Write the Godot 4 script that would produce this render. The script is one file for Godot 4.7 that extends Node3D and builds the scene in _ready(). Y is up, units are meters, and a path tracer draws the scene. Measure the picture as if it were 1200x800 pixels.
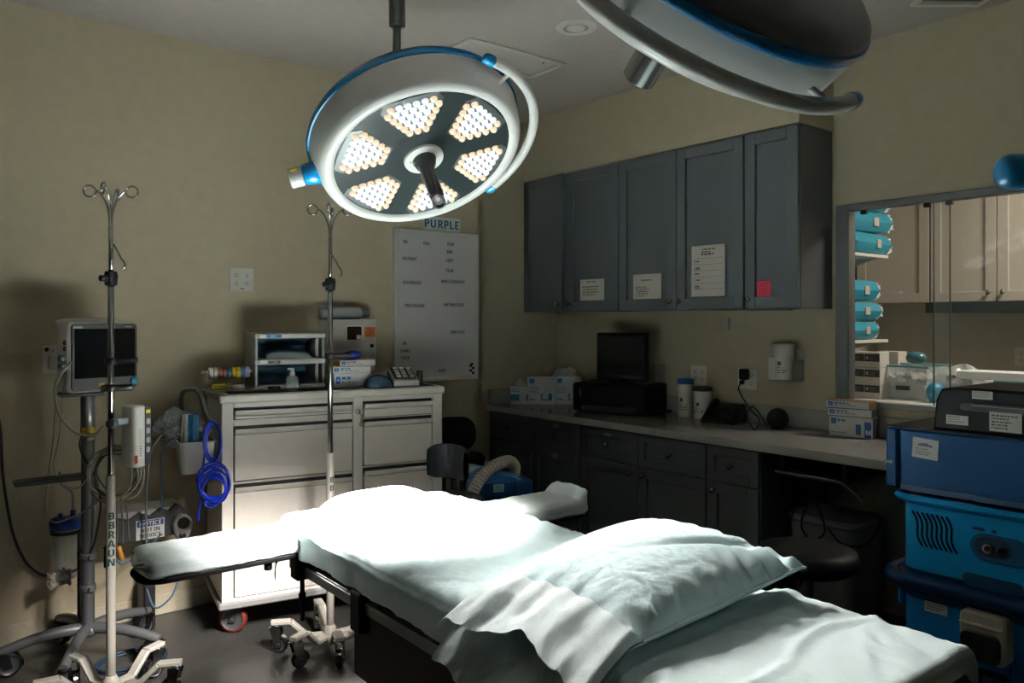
extends Node3D
# An operating room: camera, lights and setting first, then the large objects, small things last.

const F_PX := 920.0
const HORIZON := 375.0
const EYE := 1.41
const YAW := 38.4
const WALL_X := 3.77
const WALL_Z := -4.0
const RECESS_Z := -4.234
const CEIL := 2.78

var used := {}
var mats := {}
var texs := {}
var rng := RandomNumberGenerator.new()
var noise := FastNoiseLite.new()
var fwd := Vector3(sin(deg_to_rad(YAW)), 0, -cos(deg_to_rad(YAW)))
var rgt := Vector3(cos(deg_to_rad(YAW)), 0, sin(deg_to_rad(YAW)))

# ---------- photo pixel -> point on a known plane ----------
func ray(px: float, py: float) -> Vector3:
	return fwd + rgt * ((px - 600.0) / F_PX) + Vector3.UP * ((HORIZON - py) / F_PX)
func at(px: float, py: float, d: float) -> Vector3:
	return Vector3(0, EYE, 0) + ray(px, py) * d
func onx(px: float, py: float, x: float) -> Vector3:
	var r := ray(px, py)
	return Vector3(0, EYE, 0) + r * (x / r.x)
func onz(px: float, py: float, z: float) -> Vector3:
	var r := ray(px, py)
	return Vector3(0, EYE, 0) + r * (z / r.z)
func ony(px: float, py: float, y: float) -> Vector3:
	var r := ray(px, py)
	return Vector3(0, EYE, 0) + r * ((y - EYE) / r.y)

# ---------- mesh builder ----------
class MB:
	var v := PackedVector3Array()
	var n := PackedVector3Array()
	var uv := PackedVector2Array()
	var t := Transform3D.IDENTITY
	var nb := Basis.IDENTITY
	func _init(tr := Transform3D.IDENTITY):
		use(tr)
	func use(tr: Transform3D) -> MB:
		t = tr
		nb = tr.basis.inverse().transposed()
		return self
	func pos(p: Vector3) -> MB:
		return use(Transform3D(Basis.IDENTITY, p))
	func tri(a: Vector3, b: Vector3, c: Vector3, na: Vector3, nbb: Vector3, nc: Vector3, ua := Vector2.ZERO, ub := Vector2.ZERO, uc := Vector2.ZERO) -> void:
		var A := t * a
		var B := t * b
		var C := t * c
		var NA := (nb * na).normalized()
		var NB := (nb * nbb).normalized()
		var NC := (nb * nc).normalized()
		if (B - A).cross(C - A).dot(NA + NB + NC) > 0.0:
			v.append_array([A, C, B])
			n.append_array([NA, NC, NB])
			uv.append_array([ua, uc, ub])
		else:
			v.append_array([A, B, C])
			n.append_array([NA, NB, NC])
			uv.append_array([ua, ub, uc])
	func quad(a: Vector3, b: Vector3, c: Vector3, d: Vector3, nn := Vector3.ZERO) -> void:
		if nn == Vector3.ZERO:
			nn = (c - a).cross(b - a)
			if nn.length() < 1e-12:
				nn = (d - a).cross(c - a)
			nn = nn.normalized()
		tri(a, b, c, nn, nn, nn, Vector2(0, 1), Vector2(1, 1), Vector2(1, 0))
		tri(a, c, d, nn, nn, nn, Vector2(0, 1), Vector2(1, 0), Vector2(0, 0))
	func qn(a: Vector3, b: Vector3, c: Vector3, d: Vector3, na: Vector3, n2: Vector3, nc: Vector3, nd: Vector3) -> void:
		tri(a, b, c, na, n2, nc)
		tri(a, c, d, na, nc, nd)
	func box(c: Vector3, s: Vector3, b := 0.002) -> MB:
		var h := s * 0.5
		b = minf(b, minf(h.x, minf(h.y, h.z)) * 0.9)
		var p := func(ax: int, sg: Vector3) -> Vector3:
			var r := Vector3.ZERO
			for i in 3:
				r[i] = sg[i] * (h[i] if i == ax else h[i] - b)
			return c + r
		for ax in 3:
			var o1 := (ax + 1) % 3
			var o2 := (ax + 2) % 3
			for sg in [-1.0, 1.0]:
				var q := []
				for k in [[-1, -1], [1, -1], [1, 1], [-1, 1]]:
					var s3 := Vector3.ZERO
					s3[ax] = sg
					s3[o1] = k[0]
					s3[o2] = k[1]
					q.append(p.call(ax, s3))
				var nn := Vector3.ZERO
				nn[ax] = sg
				quad(q[0], q[1], q[2], q[3], nn)
		if b <= 0.0:
			return self
		for ax in 3:
			var a2 := (ax + 1) % 3
			var th := (ax + 2) % 3
			for sa in [-1.0, 1.0]:
				for sb in [-1.0, 1.0]:
					var s1 := Vector3.ZERO
					s1[ax] = sa
					s1[a2] = sb
					s1[th] = 1.0
					var s2 := s1
					s2[th] = -1.0
					var nn := Vector3.ZERO
					nn[ax] = sa
					nn[a2] = sb
					quad(p.call(ax, s1), p.call(ax, s2), p.call(a2, s2), p.call(a2, s1), nn.normalized())
		for sx in [-1.0, 1.0]:
			for sy in [-1.0, 1.0]:
				for sz in [-1.0, 1.0]:
					var s8 := Vector3(sx, sy, sz)
					var nn := s8.normalized()
					tri(p.call(0, s8), p.call(1, s8), p.call(2, s8), nn, nn, nn)
		return self
	# a box given by two corners
	func bb(a: Vector3, b: Vector3, bev := 0.002) -> MB:
		return box((a + b) * 0.5, (b - a).abs(), bev)
	# profile of (radius, height) turned round y
	func lathe(pr: Array, seg := 24, a0 := 0.0, a1 := TAU) -> MB:
		var m := pr.size()
		var sn := []
		for i in m - 1:
			var d: Vector2 = pr[i + 1] - pr[i]
			sn.append(Vector2(d.y, -d.x).normalized())
		for i in m - 1:
			if (pr[i + 1] - pr[i]).length() < 1e-7:
				continue
			var n0: Vector2 = sn[i]
			var n1: Vector2 = sn[i]
			if i > 0 and sn[i - 1].dot(sn[i]) > 0.6:
				n0 = (sn[i - 1] + sn[i]).normalized()
			if i < m - 2 and sn[i + 1].dot(sn[i]) > 0.6:
				n1 = (sn[i + 1] + sn[i]).normalized()
			for k in seg:
				var A := a0 + (a1 - a0) * k / seg
				var B := a0 + (a1 - a0) * (k + 1) / seg
				var ca := Vector3(cos(A), 0, sin(A))
				var cb := Vector3(cos(B), 0, sin(B))
				var p0: Vector2 = pr[i]
				var p1: Vector2 = pr[i + 1]
				var a := ca * p0.x + Vector3.UP * p0.y
				var b := cb * p0.x + Vector3.UP * p0.y
				var c := cb * p1.x + Vector3.UP * p1.y
				var d := ca * p1.x + Vector3.UP * p1.y
				var na := ca * n0.x + Vector3.UP * n0.y
				var nbb := cb * n0.x + Vector3.UP * n0.y
				var nc := cb * n1.x + Vector3.UP * n1.y
				var nd := ca * n1.x + Vector3.UP * n1.y
				if p0.x > 1e-6:
					tri(a, b, c, na, nbb, nc)
				if p1.x > 1e-6:
					tri(a, c, d, na, nc, nd)
		return self
	# a plain capped cylinder between two points, ends chamfered
	func cyl(a: Vector3, b: Vector3, r: float, seg := 16, r2 := -1.0, bev := 0.0015) -> MB:
		if r2 < 0.0:
			r2 = r
		var keep := t
		var y := b - a
		var L := y.length()
		y /= L
		var x := y.cross(Vector3(0.31, 0.2, 0.93)).normalized()
		use(keep * Transform3D(Basis(x, y, x.cross(y)), a))
		bev = minf(bev, minf(L * 0.3, minf(r, r2) * 0.5))
		lathe([Vector2(0, 0), Vector2(r - bev, 0), Vector2(r, bev), Vector2(r2, L - bev), Vector2(r2 - bev, L), Vector2(0, L)], seg)
		use(keep)
		return self
	func ball(c: Vector3, r: Vector3, seg := 20, rings := 10) -> MB:
		var keep := t
		use(keep * Transform3D(Basis.from_scale(r), c))
		var pr := []
		for i in rings + 1:
			var a := -PI / 2 + PI * i / rings
			pr.append(Vector2(cos(a) if i > 0 and i < rings else 0.0, sin(a)))
		lathe(pr, seg)
		use(keep)
		return self
	func tube(pts: Array, r, sides := 8, closed := false) -> MB:
		var m := pts.size()
		var fx := []
		var fy := []
		var tang := []
		for i in m:
			var a: Vector3 = pts[(i - 1 + m) % m] if closed or i > 0 else pts[0]
			var b: Vector3 = pts[(i + 1) % m] if closed or i < m - 1 else pts[m - 1]
			tang.append((b - a).normalized())
		var x: Vector3 = tang[0].cross(Vector3(0.13, 0.97, 0.21)).normalized()
		for i in m:
			x = (x - tang[i] * x.dot(tang[i])).normalized()
			fx.append(x)
			fy.append(tang[i].cross(x))
		var slope := []
		for i in m:
			var sl := 0.0
			if r is Array:
				var i0 := maxi(i - 1, 0)
				var i1 := mini(i + 1, m - 1)
				sl = (r[i1] - r[i0]) / maxf(pts[i1].distance_to(pts[i0]), 1e-6)
			slope.append(clampf(sl, -3.0, 3.0))
		var last := m if closed else m - 1
		for i in last:
			var j := (i + 1) % m
			var ri: float = r[i] if r is Array else r
			var rj: float = r[j] if r is Array else r
			for k in sides:
				var A := TAU * k / sides
				var B := TAU * (k + 1) / sides
				var u0: Vector3 = fx[i] * cos(A) + fy[i] * sin(A)
				var u1: Vector3 = fx[i] * cos(B) + fy[i] * sin(B)
				var w0: Vector3 = fx[j] * cos(A) + fy[j] * sin(A)
				var w1: Vector3 = fx[j] * cos(B) + fy[j] * sin(B)
				qn(pts[i] + u0 * ri, pts[i] + u1 * ri, pts[j] + w1 * rj, pts[j] + w0 * rj, u0 - tang[i] * slope[i], u1 - tang[i] * slope[i], w1 - tang[j] * slope[j], w0 - tang[j] * slope[j])
		if not closed:
			for e in [0, m - 1]:
				var re: float = r[e] if r is Array else r
				var nn: Vector3 = tang[e] * (-1.0 if e == 0 else 1.0)
				for k in sides:
					var A := TAU * k / sides
					var B := TAU * (k + 1) / sides
					tri(pts[e], pts[e] + (fx[e] * cos(A) + fy[e] * sin(A)) * re, pts[e] + (fx[e] * cos(B) + fy[e] * sin(B)) * re, nn, nn, nn)
		return self
	# polygon in x,y extruded along z, centred
	func prism(poly: PackedVector2Array, depth: float, bev := 0.0) -> MB:
		var m := poly.size()
		var area := 0.0
		for i in m:
			area += poly[i].cross(poly[(i + 1) % m])
		if area < 0.0:
			poly = poly.duplicate()
			poly.reverse()
		var en := []
		for i in m:
			var d := poly[(i + 1) % m] - poly[i]
			en.append(Vector2(d.y, -d.x).normalized())
		var inner := PackedVector2Array()
		for i in m:
			var a: Vector2 = en[(i - 1 + m) % m]
			var b: Vector2 = en[i]
			var s := (a + b)
			s = s / maxf(s.length_squared() * 0.5, 0.4)
			inner.append(poly[i] - s * bev)
		var h := depth * 0.5
		var idx := Geometry2D.triangulate_polygon(inner)
		for k in range(0, idx.size(), 3):
			for sg in [-1.0, 1.0]:
				var q := []
				for o in 3:
					var p := inner[idx[k + o]]
					q.append(Vector3(p.x, p.y, sg * h))
				var nn := Vector3(0, 0, sg)
				tri(q[0], q[1], q[2], nn, nn, nn)
		for i in m:
			var j := (i + 1) % m
			var n0: Vector2 = en[i]
			var n1: Vector2 = en[i]
			if en[(i - 1 + m) % m].dot(en[i]) > 0.75:
				n0 = (en[(i - 1 + m) % m] + en[i]).normalized()
			if en[j].dot(en[i]) > 0.75:
				n1 = (en[j] + en[i]).normalized()
			var N0 := Vector3(n0.x, n0.y, 0)
			var N1 := Vector3(n1.x, n1.y, 0)
			var a := Vector3(poly[i].x, poly[i].y, 0)
			var b := Vector3(poly[j].x, poly[j].y, 0)
			var up := Vector3(0, 0, h - bev)
			qn(a - up, b - up, b + up, a + up, N0, N1, N1, N0)
			if bev > 0.0:
				var ia := Vector3(inner[i].x, inner[i].y, 0)
				var ib := Vector3(inner[j].x, inner[j].y, 0)
				for sg in [-1.0, 1.0]:
					var z := Vector3(0, 0, sg)
					qn(a + up * sg, b + up * sg, ib + z * h, ia + z * h, (N0 + z).normalized(), (N1 + z).normalized(), (N1 + z).normalized(), (N0 + z).normalized())
		return self
	# smooth sheet through fn(u, v)
	func grid(nu: int, nv: int, fn: Callable, closed_u := false) -> MB:
		var P := []
		for j in nv + 1:
			for i in nu + 1:
				P.append(fn.call(float(i) / nu, float(j) / nv))
		var N := []
		var w := nu + 1
		for j in nv + 1:
			for i in nu + 1:
				var i0 := i - 1
				var i1 := i + 1
				if closed_u:
					i0 = nu - 1 if i == 0 else i - 1
					i1 = 1 if i == nu else i + 1
				else:
					i0 = maxi(i0, 0)
					i1 = mini(i1, nu)
				var du: Vector3 = P[j * w + i1] - P[j * w + i0]
				var dv: Vector3 = P[mini(j + 1, nv) * w + i] - P[maxi(j - 1, 0) * w + i]
				var c := dv.cross(du)
				N.append(c.normalized() if c.length() > 1e-14 else Vector3.UP)
		for j in nv:
			for i in nu:
				var a := j * w + i
				var ua := Vector2(float(i) / nu, float(j) / nv)
				var uc := Vector2(float(i + 1) / nu, float(j + 1) / nv)
				tri(P[a], P[a + 1], P[a + w + 1], N[a], N[a + 1], N[a + w + 1], ua, Vector2(uc.x, ua.y), uc)
				tri(P[a], P[a + w + 1], P[a + w], N[a], N[a + w + 1], N[a + w], ua, uc, Vector2(ua.x, uc.y))
		return self
	func mesh() -> ArrayMesh:
		var arr := []
		arr.resize(Mesh.ARRAY_MAX)
		arr[Mesh.ARRAY_VERTEX] = v
		arr[Mesh.ARRAY_NORMAL] = n
		arr[Mesh.ARRAY_TEX_UV] = uv
		var m := ArrayMesh.new()
		m.add_surface_from_arrays(Mesh.PRIMITIVE_TRIANGLES, arr)
		return m

static func rrect(w: float, h: float, r: float, seg := 4) -> PackedVector2Array:
	var p := PackedVector2Array()
	for q in [[1, 1, 0.0], [-1, 1, PI / 2], [-1, -1, PI], [1, -1, 3 * PI / 2]]:
		for k in seg + 1:
			var a: float = q[2] + PI / 2 * k / seg
			p.append(Vector2(q[0] * (w / 2 - r) + cos(a) * r, q[1] * (h / 2 - r) + sin(a) * r))
	return p

# smooth curve through points
static func curve(pts: Array, per := 8) -> Array:
	var out := []
	var m := pts.size()
	for i in m - 1:
		var a: Vector3 = pts[maxi(i - 1, 0)]
		var b: Vector3 = pts[i]
		var c: Vector3 = pts[i + 1]
		var d: Vector3 = pts[mini(i + 2, m - 1)]
		for k in per:
			out.append(b.cubic_interpolate(c, a, d, float(k) / per))
	out.append(pts[m - 1])
	return out

# ---------- nodes ----------
func numbered(nm: String) -> String:
	if used.has(nm):
		used[nm] += 1
		return "%s_%03d" % [nm, used[nm]]
	used[nm] = 0
	return nm
func tag(o: Node, label: String, category: String, group := "") -> Node:
	o.set_meta("label", label)
	o.set_meta("category", category)
	if group != "":
		o.set_meta("group", group)
	return o
func thing(nm: String, label: String, category: String, p := Vector3.ZERO, turn := 0.0, group := "") -> Node3D:
	var o := Node3D.new()
	o.name = numbered(nm)
	add_child(o)
	o.position = p
	o.rotation.y = deg_to_rad(turn)
	tag(o, label, category, group)
	return o
func part(parent: Node, nm: String, b, m: Material, label := "") -> MeshInstance3D:
	var o := MeshInstance3D.new()
	o.name = nm
	o.mesh = b.mesh() if b is MB else b
	o.material_override = null
	o.set_surface_override_material(0, m)
	parent.add_child(o, true)
	if label != "":
		o.set_meta("label", label)
	return o
# a thing that is one mesh; the mesh is given relative to p
func solo(nm: String, b, m: Material, label: String, category: String, p := Vector3.ZERO, turn := 0.0, group := "") -> MeshInstance3D:
	var o := MeshInstance3D.new()
	o.name = numbered(nm)
	o.mesh = b.mesh() if b is MB else b
	o.set_surface_override_material(0, m)
	add_child(o)
	o.position = p
	o.rotation.y = deg_to_rad(turn)
	tag(o, label, category, group)
	return o
func struct(nm: String, b, m: Material, label := "", parent: Node = self) -> MeshInstance3D:
	var o := part(parent, nm, b, m, label)
	if parent == self:
		o.set_meta("kind", "structure")
	return o
func inv(o: Node3D) -> Transform3D:
	return o.transform.affine_inverse()
func lettering(parent: Node, words: String, tr: Transform3D, height: float, m: Material, bold := false, nm := "lettering") -> MeshInstance3D:
	var tm := TextMesh.new()
	var f := SystemFont.new()
	f.font_names = PackedStringArray(["Droid Sans"])
	if bold:
		f.font_weight = 700
	tm.font = f
	tm.text = words
	tm.font_size = 24
	tm.pixel_size = height / 17.0
	tm.depth = 0.0006
	tm.curve_step = 2.0
	tm.horizontal_alignment = HORIZONTAL_ALIGNMENT_CENTER
	tm.vertical_alignment = VERTICAL_ALIGNMENT_CENTER
	var o := part(parent, nm, tm, m)
	o.transform = tr
	return o

# ---------- materials ----------
func M(col: Color, rough := 0.55, metal := 0.0) -> StandardMaterial3D:
	var key := "%s/%.2f/%.2f" % [col.to_html(), rough, metal]
	if not mats.has(key):
		var m := StandardMaterial3D.new()
		m.albedo_color = col
		m.roughness = rough
		m.metallic = metal
		mats[key] = m
	return mats[key]
# moulded plastic with little sheen
func P(col: Color, rough := 0.55) -> StandardMaterial3D:
	var key := "plastic" + col.to_html()
	if not mats.has(key):
		var m := StandardMaterial3D.new()
		m.albedo_color = col
		m.roughness = rough
		m.metallic_specular = 0.3
		mats[key] = m
	return mats[key]
func C8(r: float, g: float, b: float) -> Color:
	return Color(r / 255.0, g / 255.0, b / 255.0)
func ntex(key: String, freq: float, octaves := 3, lo := Color.BLACK, hi := Color.WHITE, size := 256, type := FastNoiseLite.TYPE_SIMPLEX_SMOOTH) -> NoiseTexture2D:
	if not texs.has(key):
		var f := FastNoiseLite.new()
		f.noise_type = type
		f.seed = 7
		f.frequency = freq
		f.fractal_octaves = octaves
		var tx := NoiseTexture2D.new()
		tx.width = size
		tx.height = size
		tx.seamless = true
		tx.noise = f
		var g := Gradient.new()
		g.set_color(0, lo)
		g.set_color(1, hi)
		tx.color_ramp = g
		texs[key] = tx
	return texs[key]
# paint, cloth or stone: a colour with faint mottling and fine relief that follow the surface
func grainy(key: String, col: Color, rough: float, mott: float, tile: float, freq: float, relief: float, oct := 4) -> StandardMaterial3D:
	if mats.has(key):
		return mats[key]
	var m := StandardMaterial3D.new()
	m.albedo_color = col
	m.roughness = rough
	m.uv1_triplanar = true
	m.uv1_world_triplanar = true
	m.uv1_scale = Vector3.ONE / tile
	if mott > 0.0:
		m.albedo_texture = ntex(key + "_c", freq, oct, Color(1 - mott, 1 - mott, 1 - mott), Color.WHITE, 512)
	if relief > 0.0:
		m.heightmap_enabled = true
		m.heightmap_texture = ntex("relief%.3f" % freq, freq * 2.0, 3, Color.BLACK, Color.WHITE, 512)
		m.heightmap_scale = relief
	mats[key] = m
	return m
func glow(key: String, col: Color, power: float) -> StandardMaterial3D:
	if not mats.has(key):
		var m := StandardMaterial3D.new()
		m.albedo_color = Color(0.3, 0.3, 0.3)
		m.roughness = 0.2
		m.emission_enabled = true
		m.emission = col
		m.emission_energy_multiplier = power
		mats[key] = m
	return mats[key]
func clear(key: String, col: Color, alpha: float, rough := 0.05) -> StandardMaterial3D:
	if not mats.has(key):
		var m := StandardMaterial3D.new()
		m.transparency = BaseMaterial3D.TRANSPARENCY_ALPHA
		m.albedo_color = Color(col.r, col.g, col.b, alpha)
		m.roughness = rough
		mats[key] = m
	return mats[key]
# a small printed sheet: paper with rows of print; rows are [x, y, w, h, colour] in 0..1 from the top left
func printed(key: String, paper: Color, rows: Array, w := 128, h := 128) -> StandardMaterial3D:
	if not mats.has(key):
		var im := Image.create(w, h, false, Image.FORMAT_RGB8)
		im.fill(paper)
		for r in rows:
			im.fill_rect(Rect2i(int(r[0] * w), int(r[1] * h), maxi(1, int(r[2] * w)), maxi(1, int(r[3] * h))), r[4])
		var m := StandardMaterial3D.new()
		m.albedo_texture = ImageTexture.create_from_image(im)
		m.roughness = 0.6
		mats[key] = m
	return mats[key]
# lines of small print as ragged words
func words(x: float, y: float, w: float, n: int, step: float, hgt: float, col: Color, sd := 1) -> Array:
	var g := RandomNumberGenerator.new()
	g.seed = sd
	var out := []
	for i in n:
		var cx := x
		var end := x + w * g.randf_range(0.6, 1.0)
		while cx < end:
			var ww := minf(g.randf_range(0.04, 0.12), end - cx)
			out.append([cx, y + i * step, ww, hgt, col])
			cx += ww + 0.025
	return out
# thin sheet facing +z with its print on the front
func sheet_mb(w: float, h: float, th := 0.0008) -> MB:
	var b := MB.new()
	b.box(Vector3(0, 0, -th / 2), Vector3(w, h, th), 0.0)
	b.quad(Vector3(-w / 2, -h / 2, 0.0002), Vector3(w / 2, -h / 2, 0.0002), Vector3(w / 2, h / 2, 0.0002), Vector3(-w / 2, h / 2, 0.0002), Vector3(0, 0, 1))
	return b
func face(right: Vector3, up: Vector3, p: Vector3) -> Transform3D:
	right = right.normalized()
	up = (up - right * up.dot(right)).normalized()
	return Transform3D(Basis(right, up, right.cross(up)), p)

func _ready() -> void:
	rng.seed = 11
	noise.seed = 5
	noise.frequency = 1.0
	# ---- camera ----
	var cam := Camera3D.new()
	cam.name = "camera"
	cam.projection = Camera3D.PROJECTION_FRUSTUM
	cam.near = 0.05
	cam.far = 60.0
	cam.size = cam.near * 800.0 / F_PX
	cam.frustum_offset = Vector2(0, -(400.0 - HORIZON) / F_PX * cam.near)
	cam.position = Vector3(0, EYE, 0)
	cam.rotation.y = -deg_to_rad(YAW)
	add_child(cam)
	cam.current = true
	# ---- air ----
	var we := WorldEnvironment.new()
	we.name = "surroundings"
	var env := Environment.new()
	env.background_mode = Environment.BG_COLOR
	env.background_color = Color.BLACK
	env.tonemap_mode = Environment.TONE_MAPPER_LINEAR
	env.tonemap_exposure = 2.2
	env.sdfgi_enabled = true
	env.ssao_enabled = true
	env.ssil_enabled = true
	we.environment = env
	add_child(we)
	# ---- the two theatre lamps that light the room, then the store room's ceiling lamp ----
	build_lamps()
	build_store_lamp()
	# ---- setting ----
	build_shell()
	build_window()
	build_ceiling_fittings()
	# ---- large things ----
	build_table()
	build_base_cabinets()
	build_wall_cabinets()
	build_cart()
	build_stands()
	build_blue_stack()
	build_chairs()
	# ---- smaller things ----
	build_wall_things()
	build_cart_things()
	build_counter_things()
	build_store_room()
	build_left_things()

func wall_mat() -> StandardMaterial3D:
	return grainy("wall_paint", C8(172, 160, 135), 0.75, 0.03, 0.9, 0.02, 0.05)
func build_shell() -> void:
	var wp := wall_mat()
	var fl := grainy("floor_vinyl", C8(72, 71, 68), 0.36, 0.4, 0.7, 0.09, 0.015)
	var cl := grainy("ceiling_paint", C8(180, 172, 164), 0.8, 0.03, 0.9, 0.02, 0.04)
	struct("floor", MB.new().bb(Vector3(-2.6, -0.12, -4.5), Vector3(3.82, 0, 3.0), 0.0), fl)
	struct("ceiling", MB.new().bb(Vector3(-2.6, CEIL, -4.5), Vector3(3.82, CEIL + 0.12, 3.0), 0.0), cl)
	struct("wall_back", MB.new().bb(Vector3(-2.6, 0, WALL_Z - 0.4), Vector3(2.896, CEIL, WALL_Z), 0.0), wp)
	struct("wall_recess", MB.new().bb(Vector3(2.896, 0, RECESS_Z - 0.166), Vector3(3.9, CEIL, RECESS_Z), 0.0), wp)
	struct("wall_left", MB.new().bb(Vector3(-2.6, 0, WALL_Z), Vector3(-2.45, CEIL, 3.0), 0.0), wp)
	struct("wall_front", MB.new().bb(Vector3(-2.45, 0, 2.85), Vector3(3.77, CEIL, 3.0), 0.0), wp)
	# right wall with its window opening
	var b := MB.new()
	b.bb(Vector3(WALL_X, 0, RECESS_Z), Vector3(3.82, CEIL, -2.04), 0.0)
	b.bb(Vector3(WALL_X, 0, -0.6), Vector3(3.82, CEIL, 3.0), 0.0)
	b.bb(Vector3(WALL_X, 0, -2.04), Vector3(3.82, 1.0, -0.6), 0.0)
	b.bb(Vector3(WALL_X, 1.975, -2.04), Vector3(3.82, CEIL, -0.6), 0.0)
	struct("wall_right", b, wp)
	struct("trim_1", MB.new().bb(Vector3(3.454, 2.372, RECESS_Z), Vector3(WALL_X, CEIL, -2.118), 0.0), wp)
	var cove := grainy("cove_base", C8(176, 168, 146), 0.5, 0.06, 0.5, 0.04, 0.01)
	struct("baseboard_back", MB.new().bb(Vector3(-2.45, 0, WALL_Z), Vector3(2.9, 0.095, WALL_Z + 0.008), 0.003), cove)
	struct("baseboard_recess", MB.new().bb(Vector3(2.904, 0, RECESS_Z), Vector3(3.14, 0.095, RECESS_Z + 0.008), 0.003), cove)
	# the store room behind the window
	var sp := grainy("store_paint", C8(190, 186, 172), 0.75, 0.04, 0.9, 0.02, 0.04)
	struct("floor_store", MB.new().bb(Vector3(3.82, -0.12, -3.1), Vector3(6.0, 0, 1.8), 0.0), fl)
	struct("ceiling_store", MB.new().bb(Vector3(3.82, CEIL, -3.1), Vector3(6.0, CEIL + 0.12, 1.8), 0.0), cl)
	struct("wall_store_far", MB.new().bb(Vector3(5.74, 0, -3.1), Vector3(6.0, CEIL, 1.8), 0.0), sp)
	struct("wall_store_back", MB.new().bb(Vector3(3.82, 0, -3.1), Vector3(5.74, CEIL, -2.9), 0.0), sp)
	struct("wall_store_front", MB.new().bb(Vector3(3.82, 0, 1.6), Vector3(5.74, CEIL, 1.8), 0.0), sp)

func build_window() -> void:
	var o := Node3D.new()
	o.name = "window_1"
	o.set_meta("kind", "structure")
	add_child(o)
	var fm := M(C8(92, 94, 94), 0.4, 0.35)
	var b := MB.new()
	b.bb(Vector3(3.755, 1.0, -2.1), Vector3(3.822, 1.99, -2.03), 0.003)
	b.bb(Vector3(3.755, 1.955, -2.03), Vector3(3.822, 1.99, -0.6), 0.003)
	part(o, "frame", b, fm)
	part(o, "sill", MB.new().bb(Vector3(3.755, 0.985, -2.1), Vector3(3.822, 1.012, -0.6), 0.003), M(C8(150, 150, 146), 0.4))
	var gl := clear("window_glass", Color(0.85, 0.93, 0.92), 0.04, 0.02)
	gl.metallic_specular = 0.3
	var z1 := onx(1113, 300, 3.79).z
	var z2 := onx(1095, 300, 3.81).z
	part(o, "sliding_pane", MB.new().bb(Vector3(3.787, 1.014, -2.03), Vector3(3.792, 1.953, z1), 0.001), gl)
	part(o, "sliding_pane", MB.new().bb(Vector3(3.807, 1.014, z2), Vector3(3.812, 1.953, -0.6), 0.001), gl)
	part(o, "pane_edge", MB.new().bb(Vector3(3.785, 1.014, z1), Vector3(3.794, 1.953, z1 + 0.004), 0.0), M(C8(40, 60, 58), 0.3))
	part(o, "pane_edge", MB.new().bb(Vector3(3.805, 1.014, z2 - 0.004), Vector3(3.814, 1.953, z2), 0.0), M(C8(40, 60, 58), 0.3))
	for px in [1013.0, 1087.0, 1113.0]:
		var z := onx(px, 238, 3.79).z
		part(o, "pane_clip", MB.new().bb(Vector3(3.775, 1.935, z - 0.014), Vector3(3.8, 1.955, z + 0.014), 0.002), M(C8(18, 18, 18), 0.4))

func build_ceiling_fittings() -> void:
	# recessed downlight, switched off
	var wh := M(C8(226, 222, 214), 0.5)
	var c := ony(675, 32, CEIL)
	var t := thing("recessed_downlight", "round white recessed downlight, switched off, beside the ceiling hatch", "downlight", Vector3(c.x, CEIL, c.z))
	part(t, "trim_ring", MB.new().lathe([Vector2(0.062, 0.012), Vector2(0.06, -0.006), Vector2(0.075, -0.009), Vector2(0.098, -0.004), Vector2(0.1, 0.0)], 40), wh)
	part(t, "diffuser", MB.new().lathe([Vector2(0, -0.011), Vector2(0.03, -0.012), Vector2(0.042, -0.009), Vector2(0.045, 0.004), Vector2(0.062, 0.008)], 32), wh)
	# hatch
	var h := thing("ceiling_hatch", "square white access hatch set in the ceiling", "hatch", Vector3(2.516, CEIL, -3.25))
	var b := MB.new()
	for s in [-1.0, 1.0]:
		b.box(Vector3(0, -0.005, s * 0.135), Vector3(0.63, 0.012, 0.028), 0.004)
		b.box(Vector3(s * 0.301, -0.005, 0), Vector3(0.028, 0.012, 0.244), 0.004)
	part(h, "hatch_frame", b, wh)
	part(h, "hatch_door", MB.new().box(Vector3(0, -0.002, 0), Vector3(0.566, 0.008, 0.234), 0.002), M(C8(220, 214, 206), 0.6))
	part(h, "latch", MB.new().cyl(Vector3(0.2, -0.004, 0.09), Vector3(0.2, -0.009, 0.09), 0.006, 10), M(C8(60, 60, 60), 0.4, 0.6))
	# air vent by the right wall
	var vc := ony(1107, 5, CEIL) - fwd * 0.15
	var vv := thing("ceiling_vent", "narrow white air vent in the ceiling above the window wall", "vent", Vector3(vc.x, CEIL, vc.z), -YAW)
	var vb := MB.new()
	for s in [-1.0, 1.0]:
		vb.box(Vector3(0, -0.006, s * 0.14), Vector3(0.3, 0.014, 0.02), 0.003)
		vb.box(Vector3(s * 0.14, -0.006, 0), Vector3(0.02, 0.014, 0.26), 0.003)
	part(vv, "vent_frame", vb, wh)
	for i in 6:
		var s := part(vv, "slat", MB.new().box(Vector3.ZERO, Vector3(0.26, 0.003, 0.034), 0.0), wh)
		s.position = Vector3(0, -0.006, -0.105 + i * 0.042)
		s.rotation.x = 0.5

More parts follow.
